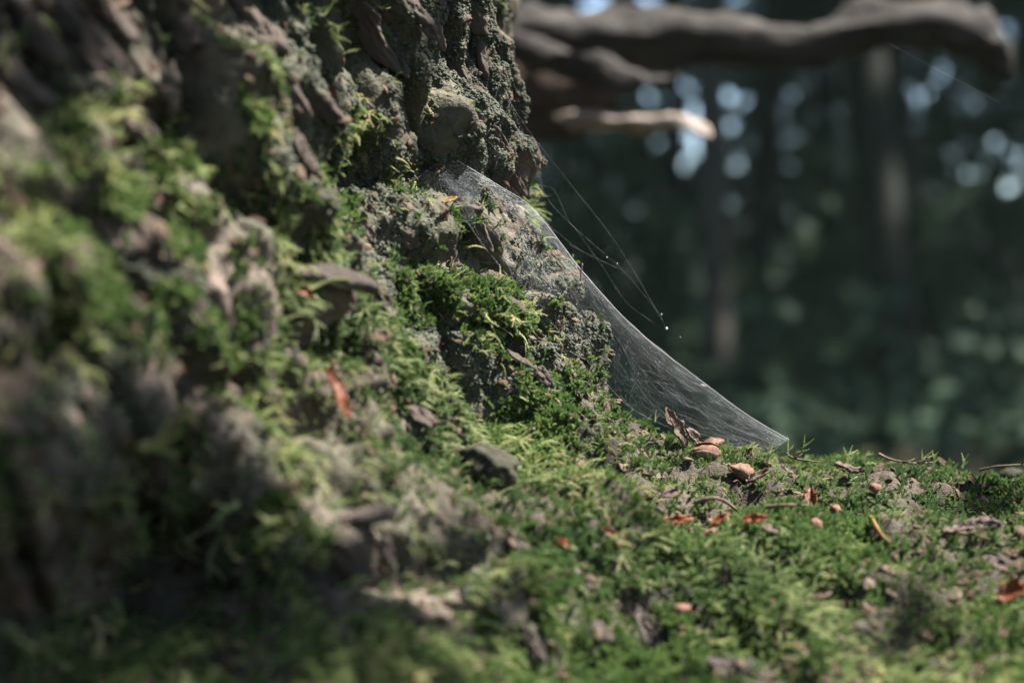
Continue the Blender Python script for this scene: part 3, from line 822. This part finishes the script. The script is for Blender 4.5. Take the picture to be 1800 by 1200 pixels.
V, Fc = tube(resample([(CX + .1, CY, 2.3), (0.1, .62, 2.0), cen + Vector((-.1, -.5, .3)), cen + Vector((.5, -.55, .25))], 16), np.linspace(.05, .012, 16), 9, .1, 5)
o = link('limb', mesh_np('limb', V, Fc), tree, M['bark']); o.matrix_parent_inverse = INV
for k in range(0, len(LP), 6):
    a = cen + Vector((r3.uniform(-.1, .4), -.51, .28))
    V, Fc = tube(resample([a, (a + LP[k]) / 2 + Vector((0, 0, .05)), LP[k]], 6), np.linspace(.004, .001, 6), 4)
    o = link('twig', mesh_np('twig', V, Fc), tree, M['twig']); o.matrix_parent_inverse = INV

# ------------------------------------------------------------------ spider web
web = empty('spider_web', at(1385, 772, .552)); tag(web, 'grey silken spider web sheet stretched between mossy trunk and root', 'spider web')
WO = np.array(web.location)
def surf_pt(px, py, lift, Y=None):
    h_ = hit(px, py)
    if h_ is None: return np.array(at(px, py, Y or .57))
    return np.array(h_[0] - (h_[0] - CAMP).normalized() * lift)
up_px = [(782,272,.545),(830,300,.55),(880,330,.553),(940,372,.558),(985,425,.560),(1025,480,.560),(1070,532,.560),(1120,582,.558),(1180,632,.556),(1250,684,.554),(1320,734,.553),(1385,772,.552)]
lo_px = [(748,300),(790,350),(835,410),(880,470),(930,530),(985,585),(1035,632),(1072,682),(1115,722),(1180,752),(1260,778),(1345,795)]
U = resample([at(*p) for p in up_px], 150)
Lo = resample([surf_pt(p[0], p[1], 0.006, .575) for p in lo_px], 150)
NVv = 44; s = np.linspace(0, 1, NVv)
Wg = U[:, None] * (1 - s[None, :, None]) + Lo[:, None] * s[None, :, None]
sag = np.sin(np.pi * s)[None, :] * np.sin(np.pi * np.linspace(0, 1, 150))[:, None]
Wg = Wg + sag[..., None] * np.array([0.004, 0.016, 0.004])
Wg = Wg + (0.0012 * fbm(Wg.reshape(-1, 3) * np.array([90, 60, 90]), 3, 7)).reshape(150, NVv, 1) * np.array([.3, 1, .3])
# the free edge rolls over into a narrow hem
hem = 1 - smooth(0, 0.16, s)
Wg = Wg + hem[None, :, None] * np.array([0.0, -0.004, 0.0]) * np.sin(np.pi * np.linspace(0, 1, 150))[:, None, None]
idx = np.arange(150 * NVv).reshape(150, NVv)
F = np.stack([idx[:-1, :-1], idx[1:, :-1], idx[1:, 1:], idx[:-1, 1:]], -1).reshape(-1, 4)
me = mesh_np('silk_sheet', Wg.reshape(-1, 3) - WO, F)
uv = np.stack(np.broadcast_arrays(np.linspace(0, 1, 150)[:, None], s[None, :]), -1).reshape(-1, 2)
uvl = me.uv_layers.new(name='uv'); lv = np.empty(len(me.loops), np.int32); me.loops.foreach_get('vertex_index', lv)
uvl.data.foreach_set('uv', uv[lv].astype(np.float32).ravel())
n = NT('silk_sheet')
uvn = n.n('ShaderNodeUVMap'); uvn.uv_map = 'uv'
sx = n.n('ShaderNodeSeparateXYZ'); n.l(uvn.outputs[0], sx.inputs[0])
def mapped(sc, rot=0):
    q = n.n('ShaderNodeMapping'); q.inputs['Scale'].default_value = sc; q.inputs['Rotation'].default_value = (0, 0, rot); n.l(uvn.outputs[0], q.inputs[0]); return q.outputs[0]
f1 = n.noise(1, 4, 0.75, mapped((13, 55, 1), 0.10)); f2 = n.noise(1, 4, 0.7, mapped((60, 9, 1), -0.35)); f3 = n.noise(1, 3, 0.6, mapped((9, 4, 1)))
f4 = n.noise(1, 3, 0.7, mapped((150, 42, 1), 0.5))
def rmp(f, a, b, lo, hi):
    q = n.n('ShaderNodeMapRange', interpolation_type='SMOOTHSTEP'); n.l(f, q.inputs[0])
    for i, v in zip((1, 2, 3, 4), (a, b, lo, hi)): q.inputs[i].default_value = v
    return q.outputs[0]
fib = n.math('ADD', rmp(f1, .40, .64, .08, 1.0), rmp(f2, .48, .66, 0, .9)); fib = n.math('ADD', fib, rmp(f4, .50, .66, 0, 2.2))
edge = rmp(sx.outputs[1], 0.0, 0.30, 1.0, 0.0); edge2 = rmp(sx.outputs[1], 0.0, 0.06, 0.8, 0.0)
start = rmp(sx.outputs[0], 0.08, 0.55, 3.0, 0.0); low = rmp(sx.outputs[1], .75, 1.0, 0.0, -0.35)
dn = n.math('ADD', n.math('ADD', n.math('ADD', edge, edge2), start), n.math('ADD', low, rmp(f3, .35, .65, .35, 1.0)))
fac = n.math('MULTIPLY', n.math('MULTIPLY', fib, dn), 0.021)
fac = n.math('MULTIPLY', fac, n.math('MULTIPLY', rmp(sx.outputs[1], .72, 1.0, 1.0, 0.0), rmp(sx.outputs[0], 0.0, 0.10, 0.0, 1.0)))
clampn = n.n('ShaderNodeClamp'); clampn.inputs[2].default_value = 0.75; n.l(fac, clampn.inputs[0])
tr = n.n('ShaderNodeBsdfTransparent'); df = n.n('ShaderNodeBsdfDiffuse'); df.inputs[0].default_value = (.68, .74, .82, 1)
tl = n.n('ShaderNodeBsdfTranslucent'); tl.inputs[0].default_value = (.70, .76, .84, 1)
m1_ = n.n('ShaderNodeMixShader'); m1_.inputs[0].default_value = .55; n.l(df.outputs[0], m1_.inputs[1]); n.l(tl.outputs[0], m1_.inputs[2])
m2_ = n.n('ShaderNodeMixShader'); n.l(clampn.outputs[0], m2_.inputs[0]); n.l(tr.outputs[0], m2_.inputs[1]); n.l(m1_.outputs[0], m2_.inputs[2]); n.l(m2_.outputs[0], n.out.inputs[0])
link('silk_sheet', me, web, n.m)
n = NT('silk_thread'); M['silk'] = n.surf((.82, .83, .86), 0.35, 0.6, None, 0.35)
mb = MB(); r4 = np.random.default_rng(9)
for k in range(760):
    i0 = r4.integers(0, 149); j0 = r4.random() ** 1.2 * NVv; di = r4.normal(9, 7); dj = r4.normal(1.5, 7)
    if k % 30 == 0: di *= 4; dj *= 2
    pts = []
    for t in np.linspace(0, 1, 7):
        a = np.clip(i0 + di * t, 0, 149); b = np.clip(j0 + dj * t, 0, NVv - 1)
        pts.append(Wg[int(a), int(b)] - WO + r4.normal(0, .0002, 3) + np.array([0, -.0006, 0]))
    V, Fc = tube(resample(pts, 8), [r4.uniform(.000004, .000008)] * 8, 3, caps=False); mb.add(V, Fc)
o = link('silk_strands', mb.mesh('silk_strands'), web, M['silk']); o['kind'] = 'stuff'
mb = MB(); V0, F0 = ico(0)
for k in range(1700):
    i, j = r4.integers(0, 150), int(r4.random() ** 1.3 * (NVv - 1))
    mb.add(V0 * (0.000025 + 0.00010 * r4.random() ** 5) * r4.uniform(.6, 1.4, 3) + Wg[i, j] - WO + np.array([0, -.0005, 0]), F0)
o = link('dust_specks', mb.mesh('dust_specks'), web, M['silk']); o['kind'] = 'stuff'
def thread(pts, rad=.00005, name='thread'):
    C = resample([np.array(at(*p)) - WO for p in pts], max(8, 4 * len(pts)))
    V, Fc = tube(C, [rad] * len(C), 5); return link(name, mesh_np(name, V, Fc), web, M['silk'])
thread([(780,268,.545),(880,328,.551),(940,370,.556),(1025,478,.558),(1120,580,.556),(1250,682,.552),(1320,733,.551),(1387,772,.550)], .00005, 'edge_thread')
for pts in ([(884,150,.575),(915,210,.57),(1000,320,.565),(1085,430,.562),(1172,576,.558)], [(884,150,.575),(935,270,.565),(960,345,.56),(1010,400,.56),(1095,475,.558),(1165,560,.556)],
            [(890,170,.575),(930,262,.567),(948,300,.563),(955,326,.562),(975,335,.561),(1000,390,.56),(1010,398,.56)], [(770,150,.55),(815,200,.55),(860,250,.552),(905,305,.555),(945,362,.557)],
            [(832,120,.56),(815,220,.553),(808,285,.549)], [(860,130,.565),(842,220,.556),(826,280,.551)], [(880,140,.57),(850,240,.557),(835,285,.552)],
            [(785,256,.546),(840,258,.555),(890,262,.56)], [(870,190,.57),(882,240,.563),(870,300,.555)], 
            [(1010,400,.56),(1060,470,.559),(1100,530,.558),(1150,568,.557)], [(1000,430,.56),(1040,450,.56),(1092,474,.558)],
            [(1560,75,.61),(1620,108,.585),(1690,145,.56),(1760,182,.52)], [(900,330,.557),(960,392,.559),(1020,440,.56)], [(1290,745,.556),(1330,768,.555),(1387,772,.552)]):
    thread(pts, .0000075)
for px, py, Y, rd in ((1172,577,.558,.0005),(1163,552,.557,.00025),(1196,592,.557,.0002),(1085,463,.558,.0002),(1067,452,.558,.0002)):
    V0, F0 = ico(1); mb = MB(); mb.add(V0 * rd * (1 + .3 * fbm(V0 * 2 + px, 2, 1))[:, None] + np.array(at(px, py, Y)) - WO, F0)
    link('dust_fleck', mb.mesh('dust_fleck'), web, M['silk'])

# ------------------------------------------------------------------ litter lying in the moss
def frame(loc, nrm, ang):
    """axes lying on the surface; ang turns the long axis as seen from the camera (0 = to the right, 90 = up)"""
    v = Vector((math.cos(math.radians(ang)), 0, math.sin(math.radians(ang))))
    x = (v - nrm * v.dot(nrm))
    x = x.normalized() if x.length > .05 else nrm.orthogonal().normalized()
    y = nrm.cross(x); return Matrix((x, y, nrm)).transposed().to_4x4()
def put(name, px, py, ang, lift, tilt=0.0, Y=None, stand=False):
    h_ = hit(px, py) or (at(px, py, Y or .57), Vector((0, -.5, .85)))
    o = empty(name); o.matrix_world = Matrix.Translation(h_[0] + h_[1] * lift) @ frame(h_[0], (h_[1] + Vector((0, -.3, .6)) * .5).normalized(), ang) @ Matrix.Rotation(math.radians(tilt), 4, 'Y')
    if stand:
        x = Vector((math.cos(math.radians(ang)), 0.25, math.sin(math.radians(ang)))).normalized(); z = Vector((0.35, -0.8, 0.4)); z = (z - x * z.dot(x)).normalized()
        o.matrix_world = Matrix.Translation(h_[0] + Vector((0, 0, lift))) @ Matrix((x, z.cross(x), z)).transposed().to_4x4()
    o['_y'] = h_[0].y
    return o
def px2m(o, px): return px / FOC * o['_y']
def bud(px, py, ang, Lpx, label, mat='bud', flaps=2, fat=0.34, lift=.0045, group=None):
    o = put('bud_husk', px, py, ang, lift - .0008); L = px2m(o, Lpx); sd = int(px * 7 + py)
    V = []; Fc = []; na, nr = 18, 14
    for i in range(nr + 1):
        t = i / nr; rr_ = L * fat * (math.sin(math.pi * min(t ** 0.8 * 1.0, 1)) ** 0.75 + .02) * (1 - .25 * t)
        for k in range(na):
            a = 2 * math.pi * k / na; V.append([(t - .5) * L, math.cos(a) * rr_, math.sin(a) * rr_ * .9])
    V = np.array(V); d = 1 + .20 * fbm(V / L * 5 + sd, 3, sd) + .05 * np.sin(np.arctan2(V[:, 2], V[:, 1]) * 7)
    V[:, 1:] *= d[:, None]
    for i in range(nr):
        for k in range(na):
            k2 = (k + 1) % na; Fc.append([i * na + k, i * na + k2, (i + 1) * na + k2, (i + 1) * na + k])
    Fc.append(list(range(na))[::-1]); Fc.append([nr * na + k for k in range(na)])
    link('shell', mesh_np('shell', V, Fc), o, M[mat])
    rs = random.Random(sd)
    for f in range(flaps):
        V = []; Fc = []; a0 = rs.uniform(-2.6, -.6) if f == 0 else rs.uniform(0, 6.28); w = rs.uniform(.8, 1.2)
        for lay in (1.06, 1.13):
            for i in range(7):
                t = i / 6
                for k in range(6):
                    q = (k / 5 - .5) * w * math.sin(math.pi * (.12 + .8 * t)); lift_ = lay + (.25 * (t - .6) ** 2 * 3 if t > .6 else 0)
                    rr_ = L * fat * lift_ * (math.sin(math.pi * (.25 + .6 * t)) ** .6)
                    V.append([L * (.42 - .85 * t) * -1, math.cos(a0 + q) * rr_, math.sin(a0 + q) * rr_ * .9])
        for i in range(6):
            for k in range(5):
                b_ = i * 6 + k; Fc.append([b_, b_ + 1, b_ + 7, b_ + 6]); Fc.append([42 + b_, 42 + b_ + 6, 42 + b_ + 7, 42 + b_ + 1])
        rim = [k for k in range(6)] + [i * 6 + 5 for i in range(1, 7)] + [36 + k for k in range(4, -1, -1)] + [i * 6 for i in range(5, 0, -1)]
        for a, b in zip(rim, rim[1:] + rim[:1]): Fc.append([a, 42 + a, 42 + b, b])
        link('scale', mesh_np('scale', V, Fc), o, M['scale' if f == 0 else mat])
    tag(o, label, 'bud husk', group or 'brown bud husks lying in the moss')
    return o
def flake(px, py, ang, Lpx, wpx, label, mat, name='leaf_scrap', cat='leaf scrap', curl=1.2, lift=.004, tilt=0, thick=.0003, ragged=.25, group='dead leaf scraps lying in the moss', Y=None):
    o = put(name, px, py, ang, lift + (.002 if px > 1000 else 0), tilt, Y, cat == 'bark flake'); L, W = px2m(o, Lpx), px2m(o, wpx); sd = int(px * 3 + py); nu, nv_ = 14, 8
    V = np.zeros((2, nu, nv_, 3))
    for i in range(nu):
        t = i / (nu - 1); hw = W / 2 * (math.sin(math.pi * (.06 + .9 * t)) ** .55)
        for k in range(nv_):
            q = (k / (nv_ - 1) * 2 - 1); a = q * curl
            y = hw * (math.sin(a) / curl if curl > .05 else q); z = hw * (1 - math.cos(a)) / max(curl, .05)
            V[0, i, k] = ((t - .5) * L, y, z + .18 * L * (t - .5) ** 2 * 4 * .3)
    q = V[0].reshape(-1, 3); q[:, :2] *= (1 + ragged * fbm(q / L * 6 + sd, 3, sd))[:, None]; q[:, 2] += L * .06 * fbm(q / L * 5 + sd, 3, sd + 1)
    V[0] = q.reshape(nu, nv_, 3); V[1] = V[0] - np.array([0, 0, thick + L * .02])
    Fc = []; n1 = nu * nv_
    for i in range(nu - 1):
        for k in range(nv_ - 1):
            b_ = i * nv_ + k; Fc.append([b_, b_ + nv_, b_ + nv_ + 1, b_ + 1]); Fc.append([n1 + b_, n1 + b_ + 1, n1 + b_ + nv_ + 1, n1 + b_ + nv_])
    rim = list(range(nv_)) + [i * nv_ + nv_ - 1 for i in range(1, nu)] + [(nu - 1) * nv_ + k for k in range(nv_ - 2, -1, -1)] + [i * nv_ for i in range(nu - 2, 0, -1)]
    for a, b in zip(rim, rim[1:] + rim[:1]): Fc.append([a, b, n1 + b, n1 + a])
    link('blade', mesh_np('blade', V.reshape(-1, 3), Fc), o, M[mat])
    V, Fc = tube([(-L * .62, 0, L * .03), (-L * .3, 0, .0), (L * .1, 0, L * .01), (L * .42, 0, L * .02)], [L * .02, L * .02, L * .015, L * .006], 5)
    link('midrib', mesh_np('midrib', V, Fc), o, M['twig' if mat == 'brownleaf' else mat])
    tag(o, label, cat, group); return o
def twig(pts, rpx, label, mat='twig', lift=.004, group='thin twigs lying on the moss', side=1, name='twig', cat='twig'):
    C = []
    for p in pts:
        h_ = hit(p[0], p[1]); C.append(h_[0] + h_[1] * lift if h_ and len(p) < 3 else at(p[0], p[1], p[2] if len(p) > 2 else .575))
    C = resample(C, 6 * len(pts)); o = empty(name, C[len(C) // 2]); o_ = np.array(o.location); R0 = rpx / FOC * C[len(C) // 2][1]
    V, Fc = tube(C - o_, np.linspace(R0 * 1.2, R0 * .6, len(C)), 7, .25, int(pts[0][0]), 300); link('stem', mesh_np('stem', V, Fc), o, M[mat])
    rs = random.Random(int(pts[0][0]))
    for k in range(side):
        i = rs.randint(len(C) // 4, len(C) - 3); d = Vector(C[i + 1] - C[i]).normalized(); d = (d + Vector((rs.gauss(0, .5), -.3, rs.uniform(.2, .9)))).normalized()
        p0 = Vector(C[i] - o_); V, Fc = tube([p0, p0 + d * R0 * 5, p0 + d * R0 * 9 + Vector((0, 0, R0 * 2))], [R0 * .7, R0 * .5, R0 * .3], 5); link('side_shoot', mesh_np('side_shoot', V, Fc), o, M[mat])
    tag(o, label, cat, group); return o
def sprig(px, py, ang, Lpx, label, Y=.575, mat='moss', br=2, cat='moss sprig', curl=.6, Lr=.17, lift=-.002, name='moss_sprig', hitit=True):
    h_ = hit(px, py) if hitit else None
    p0 = h_[0] + h_[1] * lift if h_ else at(px, py, Y)
    L = Lpx / FOC * p0.y; r2 = np.random.default_rng(int(px + py)); mb = MB()
    d = np.array([math.cos(math.radians(ang)), r2.normal(0, .25), math.sin(math.radians(ang))])
    _, _, path = add_shoot(mb, r2, (0, 0, 0), d, (curl * d[2], 0, -abs(curl) * .5), 1.0, Lr, 24)
    o = empty(name, p0); me = mb.mesh('shoot', smooth=False); link('shoot', me, o, M[mat]).scale = (L, L, L)
    for b in range(br):
        mb = MB(); i = int(len(path) * (.3 + .4 * b / max(br, 1))); d2 = path[i + 1] - path[i]; d2 /= np.linalg.norm(d2)
        s_ = np.array([-d2[2], 0, d2[0]]) * (1 if b % 2 else -1)
        add_shoot(mb, r2, path[i], d2 + s_ * .9, (0, 0, .2), r2.uniform(.3, .5), Lr * .8, 26); q = link('branchlet', mb.mesh('branchlet', smooth=False), o, M[mat]); q.scale = (L, L, L)
    tag(o, label, cat, 'moss sprigs standing clear of the carpet'); return o

bud(1240, 806, 160, 50, 'brown bud husk with translucent orange scale under the web tip', flaps=3)
bud(1262, 794, 20, 42, 'pinkish brown husk tucked behind the orange scaled husk', flaps=1)
bud(1295, 838, 175, 56, 'smooth pinkish brown husk lying below the orange scaled pair', flaps=1, fat=.32)
bud(1420, 930, 60, 30, 'dark round husk with a pale top beside curled moss strand', fat=.42, flaps=1)
bud(1532, 868, 10, 26, 'small red brown husk near the root crest', fat=.4, flaps=1)
bud(1473, 906, 80, 24, 'small dull brown husk between orange leaf scrap and root crest', fat=.44, flaps=1)
bud(1262, 950, 50, 34, 'pinkish husk leaning among orange scraps on the root', flaps=1)
bud(1782, 846, 5, 46, 'dark brown husk at the far end of the root crest', mat='knob', fat=.32, flaps=0)
bud(1196, 1080, 30, 36, 'blurred tan husk low on the root beside bare bark', mat='bud', flaps=1)
flake(1186, 778, 118, 66, 34, 'dark curled bark flake standing under the web', 'brownleaf', 'bark_flake', 'bark flake', 1.3, .004, 25, group='bark flakes standing in the moss')
flake(1222, 796, 132, 44, 22, 'small brown bark flake leaning on the dark curled flake', 'brownleaf', 'bark_flake', 'bark flake', 1.0, .004, 10, group='bark flakes standing in the moss')
flake(925, 600, 150, 66, 34, 'dark curled bark flake jutting from the trunk above bare bark', 'brownleaf', 'bark_flake', 'bark flake', 1.2, .004, 10, group='bark flakes standing in the moss')
flake(1365, 888, 10, 36, 18, 'pale pinkish leaf scrap below the smooth husk', 'pinkleaf')
flake(1435, 892, 100, 44, 26, 'orange leaf scrap with pale tip standing near the root crest', 'orange')
flake(1284, 936, 30, 40, 24, 'bright orange leaf scrap beside the leaning pinkish husk', 'orange')
flake(1332, 936, 160, 42, 26, 'red orange leaf scrap right of the bright orange scrap', 'orange')
flake(1190, 934, 10, 50, 24, 'dull orange leaf scrap lying left of the other orange scraps', 'orange')
flake(1336, 948, 170, 30, 16, 'pale pink scrap below the red orange leaf scrap', 'pinkleaf')
flake(976, 960, 150, 26, 18, 'tiny vivid orange scrap at the head of an arching moss strand', 'orange')
flake(1060, 934, 150, 24, 16, 'tiny red scrap under a mossy ridge in the middle', 'orange')
flake(522, 510, 140, 58, 24, 'orange brown curled leaf on the trunk above sunlit bare bark', 'orange', lift=.006)
flake(572, 690, 104, 92, 26, 'long orange brown curled leaf hanging down the trunk', 'orange', lift=.006)
flake(564, 140, 140, 66, 26, 'rusty brown leaf scrap high on the bark ridge', 'orange', lift=.003)
flake(1786, 1045, 40, 60, 40, 'blurred orange scrap beside bare bark at the far right', 'orange')
flake(1450, 1075, 20, 34, 18, 'blurred tan scrap low in the green root moss', 'pinkleaf')
flake(780, 745, 140, 60, 20, 'blurred pale bark strip lying along the trunk flare', 'pinkleaf')
flake(830, 800, 120, 40, 18, 'pale strip of bark beside the dark grey knob', 'pinkleaf')
flake(1290, 1005, 100, 40, 12, 'thin reddish scrap standing in the root moss', 'brownleaf')
flake(1680, 960, 20, 40, 24, 'brown leaf scrap on bare bark at right end of root', 'pinkleaf')
flake(1010, 985, 60, 24, 20, 'pale pinkish scrap below the mossy ridge', 'pinkleaf')
flake(1480, 848, 5, 60, 22, 'dark red brown scrap lying just below the root crest', 'brownleaf')
flake(1345, 858, 200, 44, 20, 'brown scrap partly buried right of the smooth husk', 'brownleaf')
flake(1170, 880, 30, 34, 18, 'dull brown scrap in moss left of the husks', 'brownleaf')
twig([(1545,798,.575),(1562,806,.572),(1590,812,.572),(1612,814,.574),(1640,812,.578)], 2.6, 'thin crooked twig lying along the root crest', side=2)
twig([(1722,826,.58),(1750,820,.575),(1775,818,.572),(1800,816,.57)], 2.4, 'thin dark twig sticking out at the far end of the root', side=1)
twig([(1350,905),(1390,900),(1425,905)], 3, 'short brown twig lying in moss left of orange scrap', side=1)
twig([(1385,800,.56),(1400,806,.56),(1440,812,.56)], 2.0, 'thin green brown stalk below the web anchor', side=1)
twig([(1222,888),(1255,894),(1282,905)], 4, 'blurred dark twig curving below the husks', side=0)
twig([(1545,920),(1555,945),(1575,965)], 4, 'pale curved stalk on the root below the small red husk', 'tan', side=0)
twig([(1650,950),(1690,955),(1730,952)], 4, 'pale twig lying on bare bark at the right', side=1)
flake(800, 385, 100, 96, 22, 'dry yellow brown moss frond hanging beside the web', 'tan', 'dry_frond', 'dry frond', 1.3, .006, group='dry fronds on the trunk')
flake(780, 372, 50, 34, 12, 'short dry tan frond crossing the hanging frond', 'tan', 'dry_frond', 'dry frond', 1.2, .006, group='dry fronds on the trunk')
# web catch
def caught(px, py, Y, ang, Lpx, label):
    o = empty('plant_scrap', at(px, py, Y)); L = Lpx / FOC * Y; a = math.radians(ang)
    d = Vector((math.cos(a), 0, math.sin(a))); s_ = Vector((-d.z, 0, d.x))
    V, Fc = tube(resample([-d * L * .5, s_ * L * .08, d * L * .5 + s_ * L * .1], 7), np.linspace(L * .035, L * .06, 7), 5); link('stalk', mesh_np('stalk', V, Fc), o, M['pinkleaf'])
    for q in (-1, 0, 1):
        V, Fc = tube([-d * L * .45, -d * L * .62 + s_ * L * .14 * q + Vector((0, -.0005, 0)), -d * L * .75 + s_ * L * .30 * q], [L * .05, L * .04, L * .015], 5); link('fork', mesh_np('fork', V, Fc), o, M['pinkleaf'])
    tag(o, label, 'plant scrap', 'plant scraps caught in the web')
caught(1024, 480, .556, 80, 34, 'pale forked plant scrap caught on the sunlit web edge')
caught(838, 266, .552, 40, 16, 'tiny brown plant scrap hanging in loose threads above the web')
flake(1235, 700, 150, 10, 8, 'tiny tan speck caught low in the web sheet', 'pinkleaf', Y=.56, group='plant scraps caught in the web')
# moss sprigs against the dark wood
sprig(1386, 802, 88, 34, 'stubby moss sprig to which the web corner is tied', .553, curl=.1, br=1, hitit=False)
sprig(1396, 800, 40, 44, 'leaning moss sprig just right of the web corner', .556, curl=.2, hitit=False)
sprig(1352, 804, 80, 34, 'small upright sprig just left of the web corner', .556, curl=.1, hitit=False)
sprig(1488, 822, 80, 44, 'tallest upright moss sprig alone on the root crest', .575, curl=.2, br=3, hitit=False)
sprig(1520, 815, 12, 40, 'flat moss sprig lying left of the crooked twig', .572, curl=.2, hitit=False)
sprig(1612, 822, 62, 40, 'olive moss sprig leaning right beside the crooked twig', .575, curl=.5, br=3, hitit=False)
sprig(1640, 820, 80, 30, 'short moss sprig right of the olive leaning sprig', .575, curl=.3, hitit=False)
sprig(1690, 826, 70, 32, 'small green sprig near the dark end twig', .578, curl=.6, hitit=False)
sprig(1152, 742, 85, 22, 'small sprig beside the dark curled bark flake', .575, curl=.2, br=1, hitit=False)
sprig(1322, 800, 85, 22, 'tiny sprig standing against the lower web edge', .572, curl=.1, br=1, hitit=False)
sprig(985, 965, -18, 110, 'long yellow green moss strand arching over dark bark', curl=1.0, br=0, Lr=.12, lift=.006)
sprig(880, 830, -22, 130, 'long pale green mossy ridge strand sloping down the flare', curl=.4, br=2, Lr=.10, lift=.007)
sprig(500, 940, 200, 70, 'blurred olive moss strand hanging over the dark hollow', curl=.6, br=2, lift=.006)
sprig(420, 870, 205, 80, 'blurred green moss strand at the rim of the dark hollow', curl=.6, br=2, lift=.006)
sprig(250, 760, 10, 120, 'long blurred moss strand lying across the shaded trunk', curl=.2, br=2, lift=.006)
# knob of bark
h_ = hit(856, 822)
V0, F0 = ico(3); sc = 52 / FOC * h_[0].y
V = V0 * (1 + .16 * fbm(V0 * 1.8, 3, 8) + .10 * fbm(V0 * 7, 4, 4))[:, None] * np.array([1, .9, .72]) * sc
mb = MB(); mb.add(V, F0); o = link('bark_knob', mb.mesh('bark_knob'), tree, M['knob']); o.matrix_parent_inverse = INV; o.matrix_basis = Matrix.Translation(h_[0] + h_[1] * sc * .12) @ Matrix.Rotation(.5, 4, 'Y')

# ------------------------------------------------------------------ haze volume added to lift the dark wood behind
mb = MB(); x0, x1, y0, y1, z0, z1 = -90, 90, -70, 150, -2.0, 13.5
V = np.array([[x, y, z] for x in (x0, x1) for y in (y0, y1) for z in (z0, z1)], float)
mb.add(V, [[0, 1, 3, 2], [4, 6, 7, 5], [0, 4, 5, 1], [2, 3, 7, 6], [0, 2, 6, 4], [1, 5, 7, 3]])
hz = bpy.data.materials.new('haze'); hz.use_nodes = True; ht = hz.node_tree; ht.nodes.clear()
pv = ht.nodes.new('ShaderNodeVolumePrincipled'); pv.inputs['Color'].default_value = (0.60, 0.84, 0.72, 1); pv.inputs['Density'].default_value = 0.0018
ho = ht.nodes.new('ShaderNodeOutputMaterial'); ht.links.new(pv.outputs[0], ho.inputs['Volume'])
tag(link('haze', mb.mesh('haze', smooth=False), mat=hz), 'thin haze added to lift the darks of the wood', 'haze', kind='stuff')
